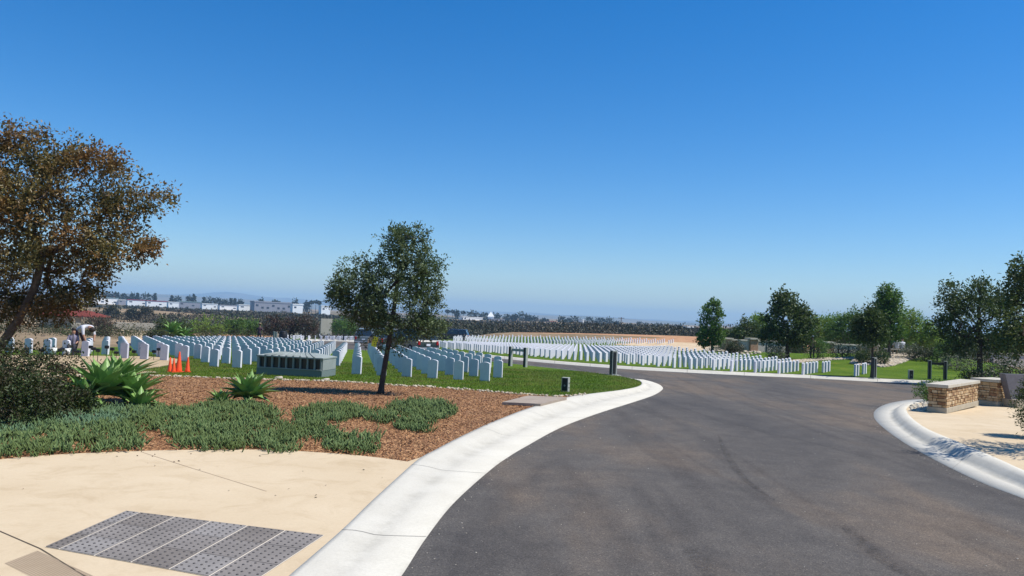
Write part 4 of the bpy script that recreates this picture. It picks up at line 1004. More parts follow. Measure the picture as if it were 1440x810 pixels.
# ------------------------------------------------------------------ people
skin = mat('skin', (.36, .20, .13), .6); hairm = mat('hair', (.02, .013, .009), .7)
white_cloth = mat('white_cloth', (.50, .50, .52), .8); dark_cloth = mat('dark_cloth', (.035, .035, .045), .85); blue_cloth = mat('blue_cloth', (.03, .05, .12), .85); tan_cloth = mat('khaki_cloth', (.22, .17, .10), .85); plum = mat('plum_cloth', (.07, .035, .05), .85)
def person(loc, rz, J, shirt, trousers, label, hat=None, scale=1, sleeve=True):
    """J: joint positions; one skinned body, hair and hat as children"""
    order = ['pelvis', 'chest', 'neck', 'head', 'headtop', 'shL', 'elL', 'haL', 'shR', 'elR', 'haR', 'hiL', 'knL', 'anL', 'toL', 'hiR', 'knR', 'anR', 'toR']
    E_ = [('pelvis', 'chest'), ('chest', 'neck'), ('neck', 'head'), ('head', 'headtop'), ('chest', 'shL'), ('shL', 'elL'), ('elL', 'haL'), ('chest', 'shR'), ('shR', 'elR'), ('elR', 'haR'), ('pelvis', 'hiL'), ('hiL', 'knL'), ('knL', 'anL'), ('anL', 'toL'), ('pelvis', 'hiR'), ('hiR', 'knR'), ('knR', 'anR'), ('anR', 'toR')]
    rad = dict(pelvis=.15, chest=.16, neck=.06, head=.10, headtop=.085, shL=.075, elL=.045, haL=.03, shR=.075, elR=.045, haR=.03, hiL=.10, knL=.065, anL=.045, toL=.04, hiR=.10, knR=.065, anR=.045, toR=.04)
    me = bpy.data.meshes.new('body'); me.from_pydata([J[k] for k in order], [(order.index(a), order.index(b_)) for a, b_ in E_], [])
    o = bpy.data.objects.new('tmp', me); COL.objects.link(o)
    md = o.modifiers.new('s', 'SKIN'); sd_ = o.modifiers.new('u', 'SUBSURF'); sd_.levels = 1
    for i, k in enumerate(order):
        me.skin_vertices[0].data[i].radius = (rad[k], rad[k] * (.75 if k in ('pelvis', 'chest') else 1))
    me.skin_vertices[0].data[0].use_root = True
    dg = bpy.context.evaluated_depsgraph_get(); nm = bpy.data.meshes.new_from_object(o.evaluated_get(dg)); bpy.data.objects.remove(o)
    nm.name = 'body'
    seg_m = {0: 1, 1: 1, 2: 0, 3: 0, 4: 1, 5: 1, 6: 0, 7: 1, 8: 1, 9: 0, 10: 2, 11: 2, 12: 2, 13: 3, 14: 2, 15: 2, 16: 2, 17: 3}
    nm.materials.clear()
    for mm in (skin, shirt, trousers, black_plastic): nm.materials.append(mm)
    for p in nm.polygons:
        c = p.center; best = 9; bi = 0
        for i, (a, b_) in enumerate(E_):
            A = Vector(J[a]); B = Vector(J[b_]); ab = B - A; t_ = max(0, min(1, (c - A).dot(ab) / ab.dot(ab))); d_ = (c - A - ab * t_).length - .5 * (rad[a] + (rad[b_] - rad[a]) * t_)
            if d_ < best: best = d_; bi = i
        p.material_index = seg_m[bi]; p.use_smooth = True
    root = link('person', nm, None, None, loc); root.rotation_euler.z = rz; root.scale = (scale,) * 3; tag(root, label, 'person')
    hd = Vector(J['head']); ht = Vector(J['headtop']); ax = (ht - hd).normalized()
    mb = MB(); mb.ball(ht + Vector((0, .02, .01)), .108, 2, (1, 1, .9)); mb.build('hair', hairm, root)
    if hat:
        mb = MB(); q_ = ht + ax * .05; mb.tube([q_ - ax * .02, q_ - ax * .01], .17, 14); mb.tube([q_ - ax * .02, q_ + ax * .06, q_ + ax * .09], [.115, .105, .04], 12); mb.build('hat', hat, root)
    # face: nose, eyes
    mb = MB(); fd = Vector((0, -1, 0)); c = hd + (ht - hd) * .35 + fd * .10; mb.ball(c, .018, 1); mb.build('nose', skin, root)
    return root
def standing(arm=.0):
    return dict(pelvis=(0, 0, .95), chest=(0, 0, 1.28), neck=(0, 0, 1.5), head=(0, -.02, 1.6), headtop=(0, -.02, 1.72), shL=(-.19, 0, 1.42), elL=(-.25, 0, 1.15), haL=(-.24, -.1, .9), shR=(.19, 0, 1.42), elR=(.25, 0, 1.15), haR=(.24, -.12, .92), hiL=(-.1, 0, .9), knL=(-.11, -.02, .5), anL=(-.12, .03, .09), toL=(-.13, -.14, .04), hiR=(.1, 0, .9), knR=(.11, -.02, .5), anR=(.12, .03, .09), toR=(.13, -.14, .04))
def bending():   # bends forward towards -y
    return dict(pelvis=(0, .15, .88), chest=(0, -.2, 1.02), neck=(0, -.4, 1.02), head=(0, -.5, .98), headtop=(0, -.6, .93), shL=(-.19, -.33, 1.02), elL=(-.22, -.42, .75), haL=(-.15, -.5, .5), shR=(.19, -.33, 1.02), elR=(.22, -.42, .75), haR=(.15, -.5, .5), hiL=(-.1, .14, .84), knL=(-.13, .0, .47), anL=(-.14, .1, .09), toL=(-.15, -.08, .04), hiR=(.1, .14, .84), knR=(.13, .0, .47), anR=(.14, .1, .09), toR=(.15, -.08, .04))
def sitting():
    return dict(pelvis=(0, 0, .48), chest=(0, 0, .8), neck=(0, -.02, 1.03), head=(0, -.04, 1.13), headtop=(0, -.04, 1.25), shL=(-.19, 0, .95), elL=(-.24, -.08, .7), haL=(-.15, -.3, .58), shR=(.19, 0, .95), elR=(.24, -.08, .7), haR=(.15, -.3, .58), hiL=(-.1, -.04, .46), knL=(-.13, -.45, .48), anL=(-.13, -.46, .1), toL=(-.13, -.62, .05), hiR=(.1, -.04, .46), knR=(.13, -.45, .48), anR=(.13, -.46, .1), toR=(.13, -.62, .05))
pb = at(112, 499.5, .12)
person(pb, R(65), bending(), white_cloth, plum, 'worker in a pale shirt and dark trousers bending over behind the headstones', scale=1.18)
person(at(96, 500, .12) + Vector((0, .3, 0)), R(20), sitting(), mat('lilac_cloth', (.22, .2, .26), .85), dark_cloth, 'crouching figure in grey clothes beside the bending worker', scale=.85)
person(at(613, 486, .11), R(200), standing(), dark_cloth, dark_cloth, 'person in dark clothes standing behind the headstones by the parked cars', scale=1)
person(at(652, 484, .11), R(160), standing(), dark_cloth, dark_cloth, 'small dark figure standing right of the other one beyond the headstones', scale=.8)
person(at(364, 484, .11), R(180), standing(), plum, dark_cloth, 'person in a purple top and pale cap at the back of the near plot', hat=tan_cloth, scale=1)
def bench(p, L_, label, rz=0):
    root = empty('bench', p, rz, label, 'bench')
    mb = MB(); mb.box(0, 0, .42, L_, .42, .08, bev=.01); mb.build('seat', capstone, root)
    for s in (-1, 1):
        mb = MB(); mb.box(s * L_ * .36, 0, .19, .14, .34, .38, bev=.01); mb.build('leg', capstone, root)
pp = at(1264, 499.5, .12); bench(pp, 2.0, 'low stone bench on the mound crest with the seated pair')
person(at(1261, 499.5, .12), R(170), sitting(), white_cloth, tan_cloth, 'person in a white shirt seated at left of the pair on the mound crest', scale=1.05)
person(at(1268.5, 499.5, .12), R(190), sitting(), white_cloth, blue_cloth, 'person in white and blue seated at right of the pair on the mound crest', scale=1.0)
person(at(1142, 505, .12), R(150), standing(), tan_cloth, dark_cloth, 'person with a white hat walking under the trees by the round green shrub', hat=white_cloth, scale=.92)

# ------------------------------------------------------------------ vehicles
glass = mat('car_glass', (.02, .03, .04), .08, spec=.8); tyre = mat('tyre', (.015, .015, .015), .85); rim = mat('rim', (.35, .35, .36), .3, metal=.8)
tail = mat('tail_light', (.35, .01, .01), .3); head_l = mat('head_light', (.7, .7, .72), .15); plate_m = mat('plate', (.7, .7, .72), .5); trim = mat('bright_trim', (.45, .45, .45), .3, metal=.6)
def vehicle(name, p, rz, paint, label, pickup=False):
    root = empty(name, p, rz, label, 'car')
    L_, W_, Hh = (5.2, 1.95, 1.85) if not pickup else (5.8, 2.0, 1.9)
    # local x forward
    lower = [(-L_ / 2, .42), (-L_ / 2 + .02, .95), (-L_ / 2 + .12, 1.08), (L_ * .17, 1.08), (L_ * .2, 1.06), (L_ / 2 - .25, .96), (L_ / 2 - .04, .80), (L_ / 2, .45), (L_ / 2 - .1, .3)]
    for cx in (L_ * .31, -L_ * .30):
        arch = [(cx + .42 * math.cos(t_), .36 + .42 * math.sin(t_)) for t_ in [math.pi * k / 8 for k in range(9)]]
        lower += [(cx + .42, .3)] + arch + [(cx - .42, .3)]
    lower += [(-L_ / 2 + .1, .3)]
    mb = MB(); mb.prism(lower, -W_ / 2, W_ / 2)
    es = [e for e in mb.bm.edges if abs(e.verts[0].co.y - e.verts[1].co.y) < 1e-5 and e.verts[0].co.z > .5 and e.verts[1].co.z > .5]
    bmesh.ops.bevel(mb.bm, geom=es, offset=.06, segments=3, affect='EDGES'); mb.build('body', paint, root)
    def cab(x0, x1, x2, x3, z0, z1, w0, w1, nm, m_):
        V = []
        for (xa, xb, z, w_) in ((x0, x3, z0, w0), (x1, x2, z1, w1)):
            V += [(xa, -w_, z), (xb, -w_, z), (xb, w_, z), (xa, w_, z)]
        me = bpy.data.meshes.new(nm); me.from_pydata(V, [], [(0, 3, 2, 1), (4, 5, 6, 7), (0, 1, 5, 4), (1, 2, 6, 5), (2, 3, 7, 6), (3, 0, 4, 7)]); return link(nm, me, root, m_)
    xr = -L_ / 2 + .08 if not pickup else -.7
    cab(xr + .03, xr + .33, L_ * .08, L_ * .2, 1.06, Hh - .07, W_ / 2 - .05, W_ / 2 - .24, 'windows', glass)
    cab(xr + .30, xr + .36, L_ * .06, L_ * .085, Hh - .08, Hh, W_ / 2 - .22, W_ / 2 - .30, 'roof', paint)
    mb = MB()
    for s in (-1, 1):
        yb, yt = s * (W_ / 2 - .045), s * (W_ / 2 - .235)
        for (xa, xb) in ((xr + .05, xr + .35), (xr + .05 + (L_ * .13 - xr) * .45, xr + .3 + (L_ * .1 - xr) * .38), (L_ * .2 - .03, L_ * .08)):
            mb.tube([(xa, yb, 1.06), (xb, yt, Hh - .06)], .045, 6)
    mb.build('pillars', paint, root)
    if pickup:
        mb = MB(); mb.box(-L_ / 2 + 1.1, 0, 1.06, 1.9, W_ - .2, .06); mb.build('bed', dark_metal, root)
    for cx in (L_ * .31, -L_ * .30):
        for s in (-1, 1):
            mb = MB(); mb.tube([(cx, s * (W_ / 2 - .24), .36), (cx, s * (W_ / 2 - .22), .36), (cx, s * (W_ / 2 - .02), .36), (cx, s * (W_ / 2), .36)], [.33, .36, .36, .33], 18); wl = mb.build('wheel', tyre, root)
            mb = MB(); mb.tube([(cx, s * (W_ / 2 - .01), .36), (cx, s * (W_ / 2 + .012), .36)], [.22, .2], 12); mb.build('rim', rim, wl)
    for s in (-1, 1):
        mb = MB(); mb.box(-L_ / 2 - .0, s * (W_ / 2 - .16), .86, .06, .18, .3, bev=.015); mb.build('tail_light', tail, root)
        mb = MB(); mb.box(L_ / 2 - .07, s * (W_ / 2 - .24), .74, .1, .3, .15, bev=.02); mb.build('headlight', head_l, root)
        mb = MB(); mb.box(L_ * .17, s * (W_ / 2 + .09), 1.1, .1, .18, .13, bev=.03); mb.build('mirror', paint, root)
    mb = MB(); mb.box(-L_ / 2 - .012, 0, .72, .02, .34, .16); mb.build('licence_plate', plate_m, root)
    mb = MB(); mb.box(-L_ / 2 - .02, 0, .45, .12, W_ - .1, .14, bev=.03); mb.build('bumper', trim, root)
    return root
p_grey = mat('grey_paint', (.10, .12, .13), .25, spec=.6, coat=.5); p_navy = mat('navy_paint', (.008, .010, .035), .25, spec=.6, coat=.6); p_green = mat('dark_green_paint', (.012, .02, .018), .25, spec=.6, coat=.6)
def car_at(a, b_, **k): p = at(a, b_, 0.01); return p
vehicle('parked_car', at(514, 485.5), R(95), p_grey, 'grey sport utility car parked at left of the three cars on the far road')
vehicle('parked_car', at(540, 490.5), R(112), p_navy, 'dark navy sport utility car parked behind the young tree trunk')
vehicle('parked_car', at(577, 495.5), R(128), p_green, 'dark green car partly hidden by the young tree, nearest of the three')
vehicle('parked_car', at(637, 478.4), R(172), p_navy, 'dark car seen beyond the first row of far headstones')

# ------------------------------------------------------------------ wild land: chaparral
def brush(name, P, n, h0, h1, m, label, dens_leaf=26, L=.55, W=.34):
    """bushes as loose heaps of leaf clumps over the area"""
    xs = [p[0] for p in P]; ys = [p[1] for p in P]; C = []; D = []; k = 0
    while k < n:
        x, y = random.uniform(min(xs), max(xs)), random.uniform(min(ys), max(ys))
        if not inpoly(x, y, P): continue
        if noise.noise(Vector((x * .02, y * .02, 5))) < -.25: k += 1; continue
        h = random.uniform(h0, h1) * (1 + .25 * noise.noise(Vector((x * .03, y * .03, 1)))); r = h * random.uniform(.7, 1.2); z = H(x, y)
        d = unit(RNG.normal(size=(dens_leaf, 3))); d[:, 2] = np.abs(d[:, 2]); rr = RNG.random((dens_leaf, 1)) ** .35
        C.append(np.array([x, y, z]) + d * rr * np.array([r, r, h])); D.append(d + RNG.normal(size=(dens_leaf, 3)) * .6); k += 1
    C = np.concatenate(C); D = np.concatenate(D); dist = np.clip(np.hypot(C[:, 0], C[:, 1]) / 200, .6, 3)
    return tag(leaves(name, C, D, L * dist, W * dist, m, None, .2), label, 'brush', kind='stuff')
brush('chaparral', [(-20, 152), (10, 156), (40, 160), (66, 160), (95, 150), (130, 170), (180, 250), (-10, 250), (-60, 200)], 3600, 3.6, 4.8, lf_chap, 'dark brush covering the ground behind the far headstones')
brush('chaparral', [(-330, 500), (-240, 430), (-140, 425), (-122, 330), (-126, 270), (-50, 250), (300, 300), (400, 560), (-400, 560), (-420, 520)], 4600, 1.6, 2.9, lf_chap, 'dark wooded valley in the distance', 22, .6, .4)
brush('chaparral', [(-20, 140), (-45, 150), (-75, 172), (-90, 200), (-90, 235), (-60, 240), (-20, 200)], 380, 1.0, 2.0, lf_chap, 'olive brush beyond the road bend', 26, .5, .3)
brush('chaparral', [(-30, 86), (-48, 80), (-60, 84), (-75, 100), (-60, 118), (-42, 108), (-30, 98)], 260, .9, 1.7, lf_shrub, 'dark green bushes behind the near plot', 60, .28, .15)
brush('chaparral', [(-60, 180), (-200, 200), (-260, 290), (-210, 290), (-120, 262), (-60, 250)], 600, 2, 3.5, lf_chap, 'scrub at the foot of the dry hill', 24, .5, .3)
brush('chaparral', [(25, 92), (60, 92), (110, 120), (100, 150), (60, 130), (30, 110)], 420, 1.6, 3.2, lf_chap, 'dark brush behind the garden wall on the right', 40, .4, .25)
scrub = mat('scrubland', (.035, .038, .018), .95, .02, (.075, .068, .036), contrast=(.45, .75)); m_ = scrub
tag(sheet('scrubland', [(-26, 150), (0, 152), (40, 156), (66, 158), (90, 148), (130, 165), (560, 560), (900, 1150), (-1000, 1150), (-700, 700), (-330, 470), (-240, 425), (-150, 410), (-128, 340), (-132, 275), (-95, 235), (-60, 200)], .05, scrub, 8), kind='structure')
# pale dirt roads and clearings in the valley
tag(sheet('dirt_track', smooth_line([(-42, 128), (-60, 136), (-90, 168), (-160, 235), (-163, 242), (-92, 176), (-58, 143), (-40, 134)], 4, True), .15, sand_soil, 6), kind='structure')
tag(sheet('bare_ground', smooth_line(px([(255, 471), (300, 470), (385, 472), (384, 478.5), (320, 480), (262, 482)], 0), 3, True), .1, bare_soil, 3), kind='structure')
tag(sheet('bare_ground', smooth_line(px([(168, 478), (188, 468), (210, 470), (200, 482), (172, 484)], 0), 3, True), .12, sand_soil, 3), kind='structure')

# separate trees and bushes on the left in the middle distance
MD = [(140, 460, 20, 14, 95, lf_copper, 'purplish bushy tree left of the dry hill'), (232, 462, 10, 14, 100, lf_dark, 'dark upright bush right of the dry hill'), (290, 460, 26, 14, 115, lf_green, 'bright green spreading bush in the valley left'), (255, 465, 14, 12, 105, lf_dark, 'dark bush between the dry hill and the green bush'),
      (386, 458, 13, 12, 118, lf_copper, 'bronze rounded tree, left of the three behind the near plot'), (408, 458, 10, 10, 120, lf_copper, 'small bronze tree, middle of the three behind the near plot'), (430, 457, 13, 11, 120, lf_copper, 'reddish bronze tree, right of the three behind the near plot'),
      (484, 458, 16, 10, 140, lf_mid, 'green bush left under the young tree crown'), (330, 458, 12, 10, 125, lf_mid, 'green bush in the middle of the valley view'), (186, 443, 5, 5, 260, lf_chap, 'lone dark bush on the dry hill, left one'), (206, 443, 6, 6, 260, lf_chap, 'lone dark bush on the dry hill, right one'), (157, 440, 7, 6, 265, lf_chap, 'dark bush at the left shoulder of the dry hill'), (100, 476, 20, 7, 85, lf_dark, 'dark bush below the red roofed pavilion'), (60, 479, 24, 7, 80, lf_dark, 'dark bush left below the red roofed pavilion'), (215, 474, 14, 9, 85, lf_shrub, 'dark bush behind the bucket end of the near plot'), (350, 460, 14, 9, 128, lf_mid, 'green bush left of the bronze trees')]
for i, (a, yc, rx, rz, dd, ml, lb) in enumerate(MD):
    q_ = atd(a, yc, dd); b_ = Vector((q_.x, dd, H(q_.x, dd)))
    bl_ = [blob(a, yc, rx, rx * .8, rz, b_), blob(a - rx * .4, yc + rz * .3, rx * .7, rx * .6, rz * .7, b_), blob(a + rx * .45, yc + rz * .35, rx * .6, rx * .6, rz * .6, b_)]
    grow('background_tree', b_, bl_, .12, ml, dark_bark, 130, 18, .0022 * dd, .0012 * dd, lb, 'tree', 'trees in the valley at left', None, 120 + i, spread=.0035 * dd, gaps=-.1)
for i, (a, b_) in enumerate([(459, 472), (468, 471), (478, 471), (490, 472), (500, 472.5)]):
    p = at(a, b_, .1); shrub('shrub', p, 2.4, 1.5, lf_silver if i % 2 == 0 else lf_mid, f'grey green clipped shrub behind the distant headstones, {ordn(i + 1)} from the sign pole', 'shrub', 'clipped shrubs behind the distant headstones', 60, 12, .2, .11, 150 + i)
# aloe like pale plant behind the near plot
agave('agave_clump', [(at(242, 484, .1) + Vector((0, 0, .6)), 1.3, 24, (0, 0)), (at(255, 484, .1) + Vector((0, 0, .3)), 1.2, 22, (.3, 0))], 'pale green agave showing behind the back row of the near plot', 14)

# red roofed pavilion
rtile = mat('red_tile', (.13, .028, .020), .9, 2, (.17, .045, .03), spec=.1); stucco = mat('stucco', (.42, .36, .27), .9, 1, (.48, .42, .33))
dd = 165; A_ = atd(58, 460, dd); B_ = atd(98, 460, dd); zg = atd(70, 462, dd).z
root = empty('pavilion', (A_.x, dd, zg), 0, 'stucco pavilion with a red tile roof seen under the bronze tree', 'building')
Wp = B_.x - A_.x
for k, x in enumerate((.4, Wp * .33, Wp * .62, Wp - .5)):
    mb = MB(); mb.box(x, 0, 1.4 - 1, 1.1, 1.1, 2.8 + 2, bev=.05); mb.build('column', stucco, root)
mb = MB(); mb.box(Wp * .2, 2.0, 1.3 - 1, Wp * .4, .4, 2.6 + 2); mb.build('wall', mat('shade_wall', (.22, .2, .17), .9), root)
V = [(-1, -2, 2.9), (Wp + 5.5, -2, 2.9), (Wp + 5.5, 6, 2.9), (-1, 6, 2.9), (2.5, 1.5, 4.3), (Wp + 2.5, 1.5, 4.1), (Wp + 2.5, 2.5, 4.1), (2.5, 2.5, 4.3), (-1, -2, 2.75), (Wp + 5.5, -2, 2.75), (Wp + 5.5, 6, 2.75), (-1, 6, 2.75)]
me = bpy.data.meshes.new('roof'); me.from_pydata(V, [], [(0, 1, 5, 4), (1, 2, 6, 5), (2, 3, 7, 6), (3, 0, 4, 7), (4, 5, 6, 7), (8, 9, 1, 0), (9, 10, 2, 1), (10, 11, 3, 2), (11, 8, 0, 3), (11, 10, 9, 8)]); link('roof', me, root, rtile)
for k, x in enumerate((Wp + 1.8, Wp + 4.5)):
    mb = MB(); mb.box(x, 0, 1.4 - 1, .8, .8, 2.8 + 2, bev=.05); mb.build('column', stucco, root)
# low pale walls in the valley
lw = mat('pale_wall', (.52, .47, .36), .9, .5, (.46, .41, .31))
for (x0, x1, yt, yb, dd, lb) in [(100, 132, 456, 463, 120, 'low pale wall right of the red roofed pavilion'), (451, 467, 449, 458, 170, 'pale square wall panel left of the young tree crown'), (388, 420, 461, 466, 150, 'long white low wall under the bronze trees'), (160, 222, 457, 460, 175, 'long thin pale wall at the foot of the dry hill')]:
    a_ = atd(x0, yb, dd); b_ = atd(x1, yt, dd); mb = MB(); hh = b_.z - a_.z
    mb.box((b_.x - a_.x) / 2, 0, hh / 2 - 1, b_.x - a_.x, .5, hh + 2, bev=.03); mb.bm.transform(Matrix.Rotation(R(20), 4, 'Z')); o = mb.build('low_wall', lw, None, (a_.x, dd, atd((x0 + x1) / 2, yb, dd).z)); tag(o, lb, 'wall')
# utility pole
p = atd(873, 466, 260); root = empty('utility_pole', p, R(15), 'tall wooden utility pole with a crossarm above the dark brush', 'utility pole')
mb = MB(); mb.tube([(0, 0, -2), (0, 0, 4.7)], [.16, .12], 7); mb.build('pole', dark_bark, root)
mb = MB(); mb.box(0, 0, 4.4, 2.2, .14, .16); mb.build('crossarm', dark_bark, root)

# ------------------------------------------------------------------ far buildings
bw = mat('building_white', (.85, .85, .82), .8); bg = mat('building_grey', (.27, .27, .30), .8); br = mat('building_red', (.36, .06, .07), .8); bt_ = mat('building_teal', (.20, .28, .28), .8); bwin = mat('far_window', (.04, .05, .07), .3); btan = mat('building_tan', (.45, .36, .30), .8)
BL = [(124, 164, 418, 427, 820, bw, bt_, 'white warehouse with a teal roof at the left of the skyline'), (154, 163, 416.5, 421, 850, btan, br, 'pink roofed block behind the teal roofed warehouse'),
      (166, 180, 421.5, 427, 830, bg, bw, 'grey low building left of the red striped one'), (180, 206, 421.5, 428.5, 800, bw, br, 'white store with a red band, left part'), (207, 236, 423, 430, 800, bw, br, 'white store with a red band, right part'),
      (236, 252, 424.5, 431, 790, bw, bw, 'plain white block right of the red banded stores'), (252, 283, 424, 432, 800, bg, bt_, 'low grey building with a green grey roof'), (284, 306, 427, 433, 790, bw, bw, 'white warehouse in the middle of the left skyline'),
      (309, 334, 429, 435, 790, bw, bg, 'low white building left of the grey office'), (335, 356, 428.5, 435.5, 780, bw, bw, 'bright white block touching the grey office'), (357, 411, 424.5, 437, 780, bg, bg, 'long grey office block with dark windows'),
      (410, 427, 427.5, 438, 770, bw, bw, 'white building right of the grey office block'), (450, 466, 430, 440, 760, bw, bw, 'white building behind the palms by the young tree crown'), (522, 534, 434.5, 442, 760, bw, bw, 'white building showing through the young tree crown'),
      (648, 682, 446, 451.5, 820, bw, bw, 'long white warehouse right of the young tree'), (688, 712, 448.5, 453, 820, bg, bg, 'low grey building beside the white peaked roof'), (771, 785, 452, 455.5, 820, btan, br, 'small tan building with a reddish roof on the right skyline'), (817, 823, 449.5, 457, 820, bw, bw, 'narrow white building on the right skyline'),
      (886, 898, 458, 462, 800, bw, bw, 'small white building right of the utility pole'), (934, 946, 461, 465, 760, bw, bw, 'low white shed left of the large white hall'), (963, 982, 459.5, 468, 700, bw, bw, 'large white hall on the skyline left of the slender tree')]
for (x0, x1, yt, yb, dd, mw, mr, lb) in BL:
    a_ = atd(x0, yb, dd); b_ = atd(x1, yt, dd); c_ = atd((x0 + x1) / 2, yb, dd); t_ = atd((x0 + x1) / 2, yt, dd)
    w_ = (b_.x - a_.x) * .92; hh = t_.z - c_.z; dp = max(6, w_ * .35); w_ = w_ / math.cos(R(38)) - dp * .5
    root = empty('far_building', (c_.x, dd, c_.z), R(38), lb, 'building')
    mb = MB(); mb.box(0, dp / 2, hh * .44 - 2, w_, dp, hh * .88 + 4); wl = mb.build('wall', mw, root)
    mb = MB(); mb.box(0, dp / 2, hh * .94, w_ + .6, dp + .6, hh * .14); mb.build('roof', mr, root)
    k = max(2, int(w_ / 5))
    for i in range(k):
        mb = MB(); x = -w_ / 2 + (i + .5) * w_ / k
        tall = mw is bg and dd == 780
        if i % 2 == 0 or tall:
            mb.box(x, -.03, hh * (.3 if i % 3 else .55), w_ / k * .45, .12, hh * .22)
            mb.build('window', bwin, root)
        else: mb.bm.free()
# white peaked roof
p = atd(690, 448, 820); root = empty('peaked_building', (p.x, 820, p.z), 0, 'white steep peaked roof rising among dark trees on the skyline', 'building')
mb = MB(); mb.box(0, 3, -.5, 6, 6, 5); mb.build('wall', bw, root)
me = bpy.data.meshes.new('roof'); me.from_pydata([(-3.6, -.5, 2), (3.6, -.5, 2), (3.6, 6.6, 2), (-3.6, 6.6, 2), (0, 3, 7.4)], [], [(0, 1, 4), (1, 2, 4), (2, 3, 4), (3, 0, 4), (0, 3, 2, 1)]); link('roof', me, root, bw)
# far trees on the skyline
def far_tree(x0, x1, yt, yb, dd, lb, kind='round', seed=0):
    b_ = atd((x0 + x1) / 2, yb, dd); t_ = atd((x0 + x1) / 2, yt, dd); hh = t_.z - b_.z; w_ = (x1 - x0) * dd / F
    root = empty('far_tree' if kind != 'palm' else 'palm_tree', b_, 0, lb, 'tree' if kind != 'palm' else 'palm', 'trees on the skyline')
    rs = np.random.default_rng(seed + 500)
    mb = MB(); mb.tube([(0, 0, -2), (0, 0, hh * .8)], [.35, .18], 6); mb.build('trunk', dark_bark, root)
    n = 260 if kind != 'palm' else 90
    d = unit(rs.normal(size=(n, 3))); rr = rs.random((n, 1)) ** .4
    if kind == 'round': C = np.array([0, 0, hh * .55]) + d * rr * np.array([w_ / 2, w_ / 2, hh * .45]) * (1 + .2 * rs.normal(size=(n, 1)))
    elif kind == 'cone':
        z = rs.random((n, 1)); a_ = rs.random((n, 1)) * 6.28; r_ = (1 - z) * w_ / 2 * rs.random((n, 1)) ** .5 + .2; C = np.concatenate([r_ * np.cos(a_), r_ * np.sin(a_), hh * (.1 + .9 * z)], 1)
    else: C = np.array([0, 0, hh * .93]) + d * rr * np.array([w_ / 2, w_ / 2, hh * .08])
    leaves('crown', C, d + rs.normal(size=(n, 3)) * .5 + (np.array([0, 0, -.4]) if kind == 'palm' else 0), 1.9 * dd / 800, 1.2 * dd / 800, lf_far, root, .2)
lf_far = leafmat('far_foliage', (.018, .026, .014), (.042, .052, .028), (.03, .04, .02), .02, .1)
